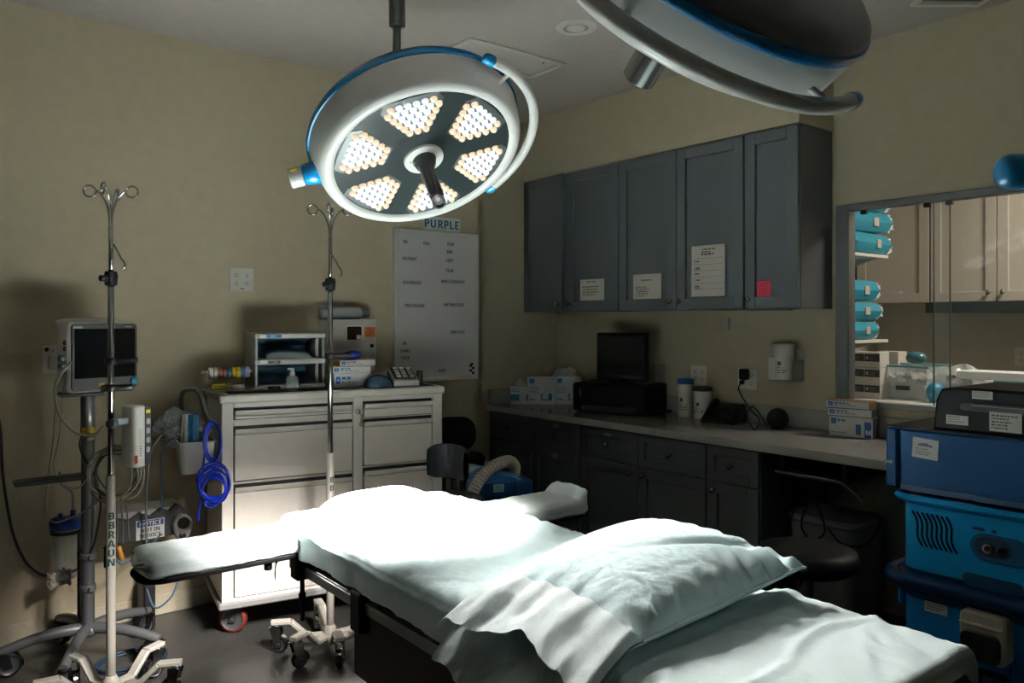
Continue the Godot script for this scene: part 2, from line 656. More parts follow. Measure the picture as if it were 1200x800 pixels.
func build_store_lamp() -> void:
	var p := Vector3(4.75, CEIL, -0.9)
	var t := thing("ceiling_lamp", "flat square lamp panel on the store room ceiling", "ceiling lamp", p)
	part(t, "lamp_frame", MB.new().box(Vector3(0, -0.02, 0), Vector3(0.62, 0.04, 0.62), 0.004), M(C8(225, 225, 220), 0.5))
	part(t, "lamp_diffuser", MB.new().box(Vector3(0, -0.042, 0), Vector3(0.56, 0.006, 0.56), 0.001), glow("store_glow", Color(1.0, 0.95, 0.86), 2.0))
	var l := AreaLight3D.new()
	l.name = "store_light"
	l.area_size = Vector2(0.56, 0.56)
	l.position = Vector3(0, -0.05, 0)
	l.rotation.x = -PI / 2
	l.light_color = Color(1.0, 0.96, 0.9)
	l.light_energy = 2.0
	l.area_range = 12.0
	l.shadow_enabled = true
	t.add_child(l)

# ---------- theatre lamps ----------
func build_lamps() -> void:
	surgical_light("surgical_light", "lit round white theatre lamp facing the table, blue rim, black centre handle", Vector3(1.395, 1.95, -2.235), Vector3(-0.0204, -0.8474, 0.5305), 50.0, -52.0, 0.405, 0.045, 1.0, true, Vector3(1.27, 0.85, -0.92))
	var n2 := Vector3(0.121, -0.627, -0.77).normalized()
	surgical_light("surgical_light", "round theatre lamp seen from its dark grey back, blue rim, long handle bar", Vector3(1.302, 2.148, -0.994) + n2 * 0.1, n2, 43.0, 135.0, 0.405, 0.045, 1.0, false, Vector3(1.2, 0.78, -2.25))
	# only the blue end cap of a third lamp's bar reaches into the picture
	var bl := M(C8(0, 112, 160), 0.35)
	var c := at(1176, 201, 1.25)
	var t := thing("lamp_handle_bar", "blue rounded end cap of a white lamp bar in front of the window wall", "lamp bar", c)
	var ax := (rgt + Vector3(0, 0.03, 0) + fwd * 0.1).normalized()
	var fr := Transform3D(Basis(ax.cross(Vector3.UP).normalized(), ax, ax.cross(ax.cross(Vector3.UP)).normalized()), Vector3.ZERO)
	part(t, "end_cap", MB.new(fr).lathe([Vector2(0, -0.006), Vector2(0.016, -0.005), Vector2(0.025, 0.001), Vector2(0.028, 0.01), Vector2(0.028, 0.07), Vector2(0.026, 0.072), Vector2(0, 0.072)], 28), bl)
	var p0 := fr * Vector3(0, 0.07, 0)
	part(t, "bar", MB.new().tube(curve([p0, p0 + ax * 0.12, p0 + ax * 0.22 + Vector3(0, 0.05, 0), p0 + ax * 0.26 + Vector3(0, 0.2, 0), p0 + ax * 0.26 + Vector3(0, CEIL - c.y - p0.y, 0) - Vector3(0, ax.y * 0.26, 0)], 8), 0.024, 14), M(C8(225, 225, 222), 0.35))

func surgical_light(nm: String, label: String, c: Vector3, nrm: Vector3, arc0: float, arc1: float, arc_r: float, arc_y: float, power: float, near_back: bool, target: Vector3) -> void:
	var y := -nrm.normalized()
	var x := (rgt - y * rgt.dot(y)).normalized()
	var t := thing(nm, label, "surgical light", c, 0, "")
	t.basis = Basis(x, y, x.cross(y))
	var white := M(C8(228, 228, 224), 0.32)
	var blue := M(C8(0, 118, 176), 0.3)
	part(t, "housing", MB.new().lathe([Vector2(0.298, 0.004), Vector2(0.302, -0.006), Vector2(0.312, -0.012), Vector2(0.326, -0.012), Vector2(0.337, -0.004), Vector2(0.344, 0.012), Vector2(0.352, 0.05), Vector2(0.358, 0.097)], 72), white)
	part(t, "rim", MB.new().lathe([Vector2(0.356, 0.096), Vector2(0.363, 0.097), Vector2(0.366, 0.104), Vector2(0.364, 0.116), Vector2(0.356, 0.119)], 72), blue, "blue rim")
	part(t, "back_cover", MB.new().lathe([Vector2(0.358, 0.118), Vector2(0.352, 0.135), Vector2(0.325, 0.152), Vector2(0.26, 0.164), Vector2(0.225, 0.166), Vector2(0.215, 0.176), Vector2(0.2, 0.179), Vector2(0.185, 0.176), Vector2(0.175, 0.182), Vector2(0.12, 0.2), Vector2(0.05, 0.206), Vector2(0, 0.206)], 64), M(C8(116, 120, 126), 0.3), "dark grey back")
	var face_m := P(C8(22, 28, 29), 0.32)
	part(t, "face_plate", MB.new().lathe([Vector2(0, 0.0), Vector2(0.3, 0.0), Vector2(0.3, 0.004), Vector2(0, 0.004)], 64), face_m, "dark glossy face plate")
	part(t, "centre_ring", MB.new().lathe([Vector2(0.036, -0.004), Vector2(0.038, -0.01), Vector2(0.066, -0.009), Vector2(0.068, -0.004), Vector2(0.068, 0.002)], 36), white)
	# handle
	var hd := M(C8(13, 14, 15), 0.5)
	var hb := MB.new().lathe([Vector2(0, -0.19), Vector2(0.013, -0.19), Vector2(0.014, -0.2), Vector2(0.02, -0.2), Vector2(0.022, -0.195), Vector2(0.022, -0.176), Vector2(0.0195, -0.174), Vector2(0.0195, -0.17), Vector2(0.0225, -0.167), Vector2(0.024, -0.05), Vector2(0.034, -0.03), Vector2(0.04, -0.012), Vector2(0.04, 0.0)], 28)
	if not near_back:
		hb = MB.new().lathe([Vector2(0, -0.195), Vector2(0.03, -0.195), Vector2(0.034, -0.2), Vector2(0.0375, -0.2), Vector2(0.0385, -0.195), Vector2(0.0385, -0.03), Vector2(0.04, 0.0)], 36)
	for k in (10 if near_back else 0):
		var a := TAU * k / 10.0
		hb.cyl(Vector3(cos(a) * 0.023, -0.06, sin(a) * 0.023), Vector3(cos(a) * 0.0215, -0.164, sin(a) * 0.0215), 0.0026, 6)
	var hp := part(t, "handle", hb, hd if near_back else M(C8(170, 172, 170), 0.25, 0.9), "black grip" if near_back else "steel grip adapter")
	if near_back:
		part(hp, "wire", MB.new().tube(curve([Vector3(-0.05, -0.011, 0.01), Vector3(-0.028, -0.03, 0.012), Vector3(-0.027, -0.08, 0.01), Vector3(-0.022, -0.16, 0.01)], 6), 0.0012, 6), M(C8(160, 160, 155), 0.4, 0.7))
	# six modules of lenses
	var cool := glow("led_cool", Color(0.94, 0.97, 1.0), 0.45)
	var warm := glow("led_warm", Color(1.0, 0.9, 0.74), 0.4)
	var dome := MB.new().lathe([Vector2(0, -0.0135), Vector2(0.0055, -0.0125), Vector2(0.0095, -0.0085), Vector2(0.0115, -0.003), Vector2(0.0118, 0.0)], 12).mesh()
	var cups := MB.new().lathe([Vector2(0.0122, -0.001), Vector2(0.0134, -0.0018), Vector2(0.0146, 0.0)], 12).mesh()
	var plate := MB.new().use(Transform3D(Basis(Vector3(1, 0, 0), Vector3(0, 0, 1), Vector3(0, -1, 0)), Vector3(0, -0.001, 0))).prism(PackedVector2Array([Vector2(-0.078, -0.034), Vector2(-0.078, 0.034), Vector2(0.05, 0.1), Vector2(0.084, 0.085), Vector2(0.09, 0), Vector2(0.084, -0.085), Vector2(0.05, -0.1)]), 0.002).mesh()
	var first := 92.0
	for k in 6:
		var a := deg_to_rad(first - 60.0 * k)
		var mod := part(t, "led_module", plate, M(C8(70, 74, 74), 0.35, 0.5))
		# local x of the module runs outwards from the lamp's centre
		mod.transform = Transform3D(Basis(Vector3.UP, -a), Vector3(cos(a), 0, sin(a)) * 0.203)
		var counts := [3, 4, 5, 6, 7, 6]
		for r in 6:
			var cnt: int = counts[r]
			for j in cnt:
				var edge: bool = j == 0 or j == cnt - 1 or r == 0
				var l := part(mod, "led_lens", dome, warm if edge else cool)
				l.position = Vector3(-0.06 + r * 0.0238, -0.002, (j - (cnt - 1) * 0.5) * 0.0272)
		var sp := SpotLight3D.new()
		sp.name = "beam"
		t.add_child(sp, true)
		var sp_at := Vector3(cos(a), 0, sin(a)) * 0.2 + Vector3(0, -0.035, 0)
		sp.position = sp_at
		# on the lamp over the table every other beam, not its module, is aimed and boosted for the head end
		var goal := Vector3(1.2, 0.78, -2.22) if near_back and k % 2 == 0 else target
		var aim := (inv(t) * goal - sp_at).normalized()
		sp.basis = Basis.looking_at(aim, Vector3(1, 0, 0))
		sp.spot_angle = (27.0 if k % 2 else 17.0) if near_back else 19.0
		sp.spot_angle_attenuation = 0.55 if near_back and k % 2 == 0 else 1.0
		sp.spot_range = 12.0
		sp.spot_attenuation = 2.0
		sp.light_size = 0.07
		sp.light_color = Color(1.0, 0.97, 0.945)
		sp.light_energy = power * ((0.85 if k % 2 else 30.0) if near_back else 3.2)
		sp.shadow_enabled = true
		var ar := AreaLight3D.new()
		ar.name = "spill"
		t.add_child(ar, true)
		ar.position = sp_at
		ar.basis = Basis(Vector3(1, 0, 0), Vector3(0, 0, -1), Vector3(0, 1, 0))
		ar.area_size = Vector2(0.14, 0.14)
		ar.area_range = 12.0
		ar.light_color = Color(1.0, 0.97, 0.945)
		ar.light_energy = power * 0.006
		ar.shadow_enabled = true
	# handle bar round the side with its posts and caps
	var pts := []
	for i in 25:
		var a := deg_to_rad(lerpf(arc0, arc1, i / 24.0))
		pts.append(Vector3(cos(a) * arc_r, arc_y, sin(a) * arc_r))
	part(t, "handle_bar", MB.new().tube(pts, 0.0162, 14), white)
	for e in [0, 24]:
		var d: Vector3 = (pts[e] - pts[1 if e == 0 else 23]).normalized()
		part(t, "end_cap", MB.new().tube([pts[e] - d * 0.004, pts[e] + d * 0.012, pts[e] + d * 0.026, pts[e] + d * 0.032], [0.018, 0.0185, 0.016, 0.008], 14), M(C8(0, 120, 170), 0.35), "blue end cap")
	for e in [3, 21]:
		var q: Vector3 = pts[e]
		part(t, "post", MB.new().cyl(q, q * (0.348 / arc_r) + Vector3(0, 0.002, 0), 0.0075, 10), white)
	# joint opposite the bar
	var ja := deg_to_rad(179.0) if near_back else deg_to_rad(270.0)
	var jd := Vector3(cos(ja), 0, sin(ja))
	part(t, "joint_collar", MB.new().cyl(jd * 0.34 + Vector3(0, 0.05, 0), jd * 0.395 + Vector3(0, 0.05, 0), 0.04, 24, 0.035, 0.006), blue, "blue joint collar")
	var jp := part(t, "joint_stub", MB.new().cyl(jd * 0.395 + Vector3(0, 0.05, 0), jd * 0.44 + Vector3(0, 0.05, 0), 0.034, 24, 0.034, 0.004), white)
	part(jp, "warning_label", MB.new().use(Transform3D(Basis(jd, Vector3(0, 1, 0).rotated(jd, 0.5), jd.cross(Vector3(0, 1, 0).rotated(jd, 0.5))), jd * 0.417 + Vector3(0, 0.05, 0))).box(Vector3(0, -0.01, -0.0335), Vector3(0.026, 0.02, 0.003), 0.001), M(C8(214, 180, 30), 0.5))
	# arm up to the ceiling: behind the back cover, then straight up
	var gm := M(C8(120, 122, 122), 0.4, 0.3)
	var back := c + y * 0.2
	var top_x := back + Vector3(0.0, 0.1, -0.075 if near_back else 0.1)
	var ti := inv(t)
	part(t, "arm", MB.new(ti).tube(curve([c + y * 0.19, back + y * 0.03, Vector3(top_x.x, back.y + 0.1, top_x.z), Vector3(top_x.x, 2.47, top_x.z)], 8), 0.0145, 14), gm)
	part(t, "swivel", MB.new(ti).cyl(Vector3(top_x.x, 2.44, top_x.z), Vector3(top_x.x, 2.56, top_x.z), 0.029, 24, 0.029, 0.004), gm)
	part(t, "drop_tube", MB.new(ti).cyl(Vector3(top_x.x, 2.556, top_x.z), Vector3(top_x.x, CEIL - 0.02, top_x.z), 0.027, 24), gm)
	part(t, "ceiling_flange", MB.new(ti).cyl(Vector3(top_x.x, CEIL - 0.03, top_x.z), Vector3(top_x.x, CEIL, top_x.z), 0.09, 32), M(C8(220, 220, 216), 0.4))

# ---------- operating table ----------
const TX0 := 1.0
const TX1 := 1.56
const TOP := 0.775
func cloth(key: String, col: Color) -> StandardMaterial3D:
	var m := grainy(key, col, 0.9, 0.03, 0.25, 0.06, 0.06)
	return m
func crease(x: float, z: float, f: float) -> float:
	# sharp little ridges of creased cloth
	var a := noise.get_noise_2d(x * f + 40.0 * noise.get_noise_2d(x * 1.7, z * 1.7) * 0.03, z * f)
	var b := noise.get_noise_2d(x * f * 2.3 + 71.0, z * f * 2.3)
	return (1.0 - absf(a) * 2.2) * 0.6 + (1.0 - absf(b) * 2.2) * 0.3
func build_table() -> void:
	var t := thing("operating_table", "black operating table with padded arm boards under white sheets", "operating table", Vector3(1.28, 0, -1.5))
	var ti := inv(t)
	var blk := P(C8(13, 14, 15))
	var dk := P(C8(18, 20, 22))
	var steel := M(C8(170, 172, 172), 0.28, 0.9)
	var b := MB.new(ti)
	b.bb(Vector3(1.06, 0.02, -1.95), Vector3(1.5, 0.13, -0.85), 0.02)
	for p in [[1.1, -1.9], [1.46, -1.9], [1.1, -0.9], [1.46, -0.9]]:
		b.cyl(Vector3(p[0], 0, p[1]), Vector3(p[0], 0.03, p[1]), 0.035, 16)
	part(t, "floor_base", b, blk)
	b = MB.new(ti)
	for i in 7:
		var w := 0.16 if i % 2 == 0 else 0.15
		b.bb(Vector3(1.28 - w, 0.13 + i * 0.045, -1.4 - w * 1.3), Vector3(1.28 + w, 0.175 + i * 0.045, -1.4 + w * 1.3), 0.01)
	part(t, "column", b, blk)
	# long side housing under the top
	part(t, "side_housing", MB.new(ti).bb(Vector3(1.03, 0.4, -2.03), Vector3(1.53, 0.63, -0.72), 0.012), dk)
	for z in [[-2.4, -1.86], [-1.85, -1.15], [-1.14, -0.6]]:
		part(t, "top_section", MB.new(ti).bb(Vector3(1.02, 0.64, z[0]), Vector3(1.54, 0.668, z[1]), 0.005), blk)
		part(t, "pad", MB.new(ti).bb(Vector3(1.0, 0.669, z[0] - 0.003), Vector3(1.56, 0.77, z[1] + 0.003), 0.02), M(C8(30, 31, 33), 0.6))
	for s in [0, 1]:
		var x := 0.985 if s == 0 else 1.575
		var rl := part(t, "side_rail", MB.new(ti).bb(Vector3(x - 0.005, 0.635, -2.36), Vector3(x + 0.005, 0.665, -0.66), 0.002), steel)
		for z in [-2.25, -1.95, -1.6, -1.0]:
			part(rl, "rail_post", MB.new(ti).cyl(Vector3(x, 0.65, z), Vector3(1.03 if s == 0 else 1.53, 0.65, z), 0.01, 10), steel)
	# rail clamp on the near side
	part(t, "rail_clamp", MB.new(ti).bb(Vector3(0.965, 0.58, -1.92), Vector3(1.0, 0.69, -1.86), 0.006), blk)
	# arm boards
	for s in [0, 1]:
		var xi := 1.05 if s == 0 else 1.52
		var xo := 0.525 if s == 0 else 1.985
		var zc := -2.345 if s == 0 else -2.13
		var dy := 0.0 if s == 0 else 0.01
		var pl := MB.new(ti * Transform3D(Basis(Vector3(1, 0, 0), Vector3(0, 0, -1), Vector3(0, 1, 0)), Vector3((xi + xo) / 2, 0.702 + dy, zc)))
		pl.prism(rrect(absf(xi - xo), 0.19, 0.07, 6), 0.016, 0.004)
		var ab := part(t, "arm_board", pl, blk)
		part(ab, "pad", MB.new(ti).bb(Vector3(minf(xi, xo) + 0.02, 0.711 + dy, zc - 0.085), Vector3(maxf(xi, xo) - 0.02, 0.738 + dy, zc + 0.085), 0.012), M(C8(30, 31, 33), 0.6))
		var sx := 1.0 if s == 0 else 1.56
		part(ab, "bracket", MB.new(ti).bb(Vector3(sx - 0.045, 0.625, zc - 0.02 + 0.07), Vector3(sx + 0.02, 0.7, zc + 0.1), 0.006), blk)
		var lv := MB.new(ti)
		lv.cyl(Vector3(sx - 0.02, 0.63, zc + 0.085), Vector3(sx - 0.02, 0.5, zc + 0.087), 0.007, 10)
		lv.cyl(Vector3(sx - 0.02, 0.585, zc + 0.085), Vector3(sx - 0.02, 0.54, zc + 0.087), 0.011, 10)
		part(ab, "lever", lv, blk)
		part(ab, "knob", MB.new(ti).cyl(Vector3(sx - 0.12 + 0.24 * s, 0.695 + dy, zc + 0.07), Vector3(sx - 0.12 + 0.24 * s, 0.67 + dy, zc + 0.07), 0.012, 12), blk)
	# ---- covers on the arm boards ----
	var white := cloth("arm_cloth", C8(214, 227, 227))
	arm_cover("arm_board_cover", "white cloth sleeve wrapped round the arm board beside the cart", 1.05, 0.54, -2.345, 0.0, white, t)
	arm_cover("arm_board_cover", "white cloth sleeve with turned up end on the arm board by the dark cabinets", 1.53, 1.965, -2.13, 0.01, white, t)
	# ---- bed sheet ----
	var sh := cloth("bed_cloth", C8(216, 232, 233))
	var lower := MB.new()
	lower.grid(110, 170, func(u: float, v: float) -> Vector3:
		return drape(lerpf(-0.392, 0.36, u), lerpf(-2.575, -0.98, v), -2.43, TOP + 0.012, 0.0))
	solo("bed_sheet", lower, sh, "pale creased bed sheet covering the table top and hanging over its edge", "sheet")
	var upper := MB.new()
	upper.grid(110, 130, func(u: float, v: float) -> Vector3:
		var z0 := -2.36 + 0.10 * u
		var z1 := -1.17 + 0.02 * u
		return drape(lerpf(-0.352, 0.27, u), lerpf(z0, z1, v), -9.0, TOP + 0.021, 3.0) + Vector3(-0.003 if u < 0.03 else 0.0, 0, 0))
	solo("drape_sheet", upper, cloth("drape_cloth", C8(204, 228, 231)), "thin pale blue drape lying over the bed sheet before the pillow", "sheet")
	# folded towel at the head end
	var tw := MB.new()
	tw.grid(40, 20, func(u: float, v: float) -> Vector3:
		var a := u * 2.0 - 1.0
		var bb := v * 2.0 - 1.0
		var h := pow(maxf(0.0, 1.0 - pow(absf(a), 4.0)), 0.5) * pow(maxf(0.0, 1.0 - pow(absf(bb), 4.0)), 0.5)
		var x := 1.285 + a * 0.17
		var z := -2.34 + bb * 0.085
		return Vector3(x, TOP + 0.017 + h * 0.045 + 0.004 * crease(x, z, 5.0) * h, z))
	solo("folded_towel", tw, cloth("towel_cloth", C8(232, 236, 234)), "folded white towel at the head end of the table", "towel")
	# ---- foot sheet ----
	var foot := MB.new()
	foot.grid(90, 70, func(u: float, v: float) -> Vector3:
		var s := lerpf(-0.40, 0.40, u)
		var zz := lerpf(-1.02, -0.44, v)
		var p := drape(s, zz, -9.0, TOP + 0.024, 9.0)
		var over := maxf(0.0, zz + 0.64)
		if over > 0.0:
			p.z = -0.64 + minf(over, 0.03)
			p.y -= maxf(0.0, over - 0.02)
		# hems: a rolled ridge and a soft fold across
		var k := exp(-pow((zz + 0.80 + 0.05 * s + 0.02 * sin(s * 14.0)) / 0.012, 2.0))
		p.y += k * 0.006 + 0.012 * exp(-pow((zz + 0.98) / 0.02, 2.0))
		return p)
	solo("foot_sheet", foot, cloth("foot_cloth", C8(206, 224, 226)), "pale grey sheet folded over the foot end, beyond the pillow", "sheet")
	build_pillow()

# cloth over the table top: s across from the middle, z along; hangs over the long edges and over z_end
func drape(s: float, z: float, z_end: float, top: float, sd: float) -> Vector3:
	var half := 0.288 + (top - TOP) * 0.8
	var over := maxf(0.0, absf(s) - half + 0.02)
	var x := s
	var y := top
	var zz := z
	if over > 0.0:
		# turn over a rounded edge
		var a := minf(over / 0.03, PI / 2)
		var rest := maxf(0.0, over - 0.03 * PI / 2)
		x = signf(s) * (half - 0.02 + sin(a) * 0.03 + rest * 0.06)
		y = top - (1.0 - cos(a)) * 0.03 - rest
		var wave := noise.get_noise_2d(z * 5.0 + sd * 13.0, sd)
		x += signf(s) * wave * rest * 0.28
	var oz := maxf(0.0, z_end + 0.02 - z)
	if oz > 0.0:
		var a2 := minf(oz / 0.03, PI / 2)
		var rest2 := maxf(0.0, oz - 0.03 * PI / 2)
		zz = z_end + 0.02 - sin(a2) * 0.03 - rest2 * 0.08
		y -= (1.0 - cos(a2)) * 0.03 + rest2
	var flat := clampf(1.0 - over * 8.0 - oz * 8.0, 0.25, 1.0)
	var c := crease(s + sd, z, 2.6) * 0.006 + crease(s * 0.6 + sd + 3.0, z * 2.0 + s * 1.5, 3.4) * 0.004
	c += noise.get_noise_2d(s * 2.2 + sd * 3.0, z * 2.2) * 0.008
	c += crease(s * 1.3 + sd + 7.0, z * 0.55 + s * 0.3, 8.0) * 0.0028
	return Vector3(1.28 + x, y + c * flat, zz)

func arm_cover(nm: String, label: String, xi: float, xo: float, zc: float, dy: float, m: Material, _t: Node3D) -> void:
	var b := MB.new()
	var dir := signf(xo - xi)
	var L := absf(xo - xi)
	b.grid(40, 60, func(u: float, v: float) -> Vector3:
		# u round the section, v along
		var a := TAU * u
		var ex := 0.5
		var cx := signf(cos(a)) * pow(absf(cos(a)), ex)
		var cy := signf(sin(a)) * pow(absf(sin(a)), ex)
		var along := v * L
		var endk := clampf((1.0 - v) / 0.06, 0.0, 1.0)
		endk = sqrt(endk * (2.0 - endk))
		var rz := (0.098 + 0.006 * crease(along * 1.3, u * 2.0 + zc, 3.0)) * lerpf(0.82, 1.0, endk)
		var ry := 0.034 * lerpf(0.55, 1.0, endk)
		var y := 0.732 + dy + cy * ry + (0.005 * crease(along, cx * 0.3 + zc * 5.0, 4.0) + 0.004 * noise.get_noise_2d(along * 6.0, cx * 2.0))
		var x := xi + dir * along + dir * 0.012 * noise.get_noise_2d(cx * 3.0, cy * 3.0 + zc)
		if dir > 0.0 and v > 0.9:
			y += (v - 0.9) * 0.42 * clampf(cy + 0.4, 0.0, 1.0)
		return Vector3(x, y, zc + cx * rz), true)
	# gathered end
	var ce := Vector3(xo - dir * 0.004, 0.732 + dy, zc)
	b.grid(32, 8, func(u: float, v: float) -> Vector3:
		var a := TAU * u
		var cx := signf(cos(a)) * pow(absf(cos(a)), 0.5)
		var cy := signf(sin(a)) * pow(absf(sin(a)), 0.5)
		var k := 1.0 - v
		return ce + Vector3(dir * (0.016 * v + 0.01 * sin(a * 7.0) * k * (1.0 - k) * 3.0), cy * 0.022 * k, cx * 0.083 * k), true)
	solo(nm, b, m, label, "arm board cover", Vector3.ZERO, 0.0)

func build_pillow() -> void:
	var pm := cloth("pillow_cloth", C8(200, 226, 230))
	var base := TOP + 0.03
	var t := thing("pillow", "plump pale pillow in a loose pillowcase lying across the table", "pillow", Vector3(1.262, base, -1.15), 2.0)
	var b := MB.new()
	for side in [1.0, -1.0]:
		b.grid(110, 80, func(u: float, v: float) -> Vector3:
			return pillow_pt(u, v, side))
	part(t, "pillowcase", b, pm)
	# open end of the case, hanging over the table's edge
	var hm := MB.new()
	for layer in 2:
		hm.grid(60, 24, func(u: float, v: float) -> Vector3:
			var bz := (u * 2.0 - 1.0)
			var L := 0.15 + 0.03 * noise.get_noise_2d(bz * 0.8, 4.0 + layer)
			var p := pillow_pt(0.06, u, 1.0 if layer == 0 else -1.0)
			var q := v * L
			var fold := sin(bz * 6.5 + layer * 1.3) * 0.012 + noise.get_noise_2d(bz * 1.7, q * 4.0 + layer) * 0.016 + crease(bz * 0.25, q * 1.5, 3.0) * 0.004
			var spread := 1.0 + q * 0.5
			var down := q * q * (1.2 if layer == 0 else 2.6) + q * (0.22 if layer == 0 else 0.3)
			return Vector3(p.x - q * 0.95, p.y - down + fold * minf(1.0, v * 2.0) * 0.8 + (0.003 if layer == 0 else -0.004), p.z * spread + fold * 0.5 * v))
	part(t, "open_hem", hm, cloth("hem_cloth", C8(214, 229, 231)), "loose open end of the pillowcase")
	# stitched edge seam
	var sm := []
	for i in 41:
		sm.append(pillow_pt(0.1 + 0.9 * i / 40.0, 1.0, 1.0))
	for i in range(1, 33):
		sm.append(pillow_pt(1.0, 1.0 - i / 32.0, 1.0))
	part(t, "seam", MB.new().tube(sm, 0.003, 6), pm)

func pillow_pt(u: float, v: float, side: float) -> Vector3:
	var a := u * 2.0 - 1.0
	var c := v * 2.0 - 1.0
	var th := pow(maxf(0.0, 1.0 - pow(absf(a), 2.6)), 0.55) * pow(maxf(0.0, 1.0 - pow(absf(c), 2.4)), 0.55)
	var x := a * 0.28 * (1.0 - 0.07 * (1.0 - c * c) * absf(a))
	var z := c * 0.225 * (1.0 - 0.10 * (1.0 - a * a) * absf(c)) * (1.0 if a > 0.0 else 1.0 - 0.12 * -a)
	var edge := maxf(absf(a), absf(c))
	var y_mid := 0.05 + 0.02 * a
	var y := 0.0
	if side > 0.0:
		y = y_mid + th * 0.09
		# gathers running in from the seams
		var g := 0.0
		g += sin(a * 27.0 + 2.0 * noise.get_noise_2d(a * 4.0, c * 3.0)) * smoothstep(0.72, 0.95, c) * (1.0 - smoothstep(0.97, 1.0, c))
		g += sin(c * 24.0 + a * 4.0) * smoothstep(0.6, 0.95, a) * (1.0 - smoothstep(0.97, 1.0, a))
		g += 0.6 * sin(c * 20.0) * smoothstep(0.6, 0.95, -a)
		g += 1.4 * sin(a * 33.0 + c * 3.0) * smoothstep(0.5, 0.9, c) * smoothstep(0.0, 0.4, a) * (1.0 - smoothstep(0.96, 1.0, c))
		y += g * 0.006
		y += crease(a * 0.7 + 9.0, c * 0.7, 2.6) * 0.0035 * (1.0 - smoothstep(0.6, 1.0, edge) * 0.4)
		# one long soft fold from the near seam into the middle
		y -= 0.016 * exp(-pow((c - 0.25 - 0.55 * a) / 0.07, 2.0)) * smoothstep(-0.5, 0.5, a) * (1.0 - smoothstep(0.5, 1.0, absf(a)))
	else:
		y = y_mid - th * 0.05
	return Vector3(x, y, z)

# ---------- cabinets along the right wall ----------
func slate() -> StandardMaterial3D:
	return grainy("slate_paint", C8(70, 75, 78), 0.5, 0.04, 0.6, 0.05, 0.008)
# shaker front centred on the origin, its face at z = 0
func shaker(w: float, h: float, fr: float) -> MB:
	var b := MB.new()
	b.box(Vector3(0, 0, -0.0175), Vector3(w - 0.01, h - 0.01, 0.005), 0.0)
	b.box(Vector3(-w / 2 + fr / 2, 0, -0.01), Vector3(fr, h, 0.02), 0.0015)
	b.box(Vector3(w / 2 - fr / 2, 0, -0.01), Vector3(fr, h, 0.02), 0.0015)
	b.box(Vector3(0, h / 2 - fr / 2, -0.01), Vector3(w - 2 * fr, fr, 0.02), 0.0015)
	b.box(Vector3(0, -h / 2 + fr / 2, -0.01), Vector3(w - 2 * fr, fr, 0.02), 0.0015)
	return b
func knob_mb() -> MB:
	var b := MB.new(Transform3D(Basis(Vector3(1, 0, 0), Vector3(0, 0, 1), Vector3(0, -1, 0)), Vector3.ZERO))
	b.lathe([Vector2(0.008, 0.0), Vector2(0.006, 0.004), Vector2(0.005, 0.012), Vector2(0.009, 0.016), Vector2(0.0145, 0.02), Vector2(0.0145, 0.025), Vector2(0.01, 0.029), Vector2(0, 0.03)], 16)
	return b
func door_on(parent: Node3D, nm: String, c: Vector3, w: float, h: float, fr: float, knob: Vector2, m: Material, km: Material) -> MeshInstance3D:
	var d := part(parent, nm, shaker(w, h, fr), m)
	d.position = c
	if knob != Vector2.INF:
		var k := part(d, "knob", knob_mb(), km)
		k.position = Vector3(knob.x, knob.y, 0.0)
	return d
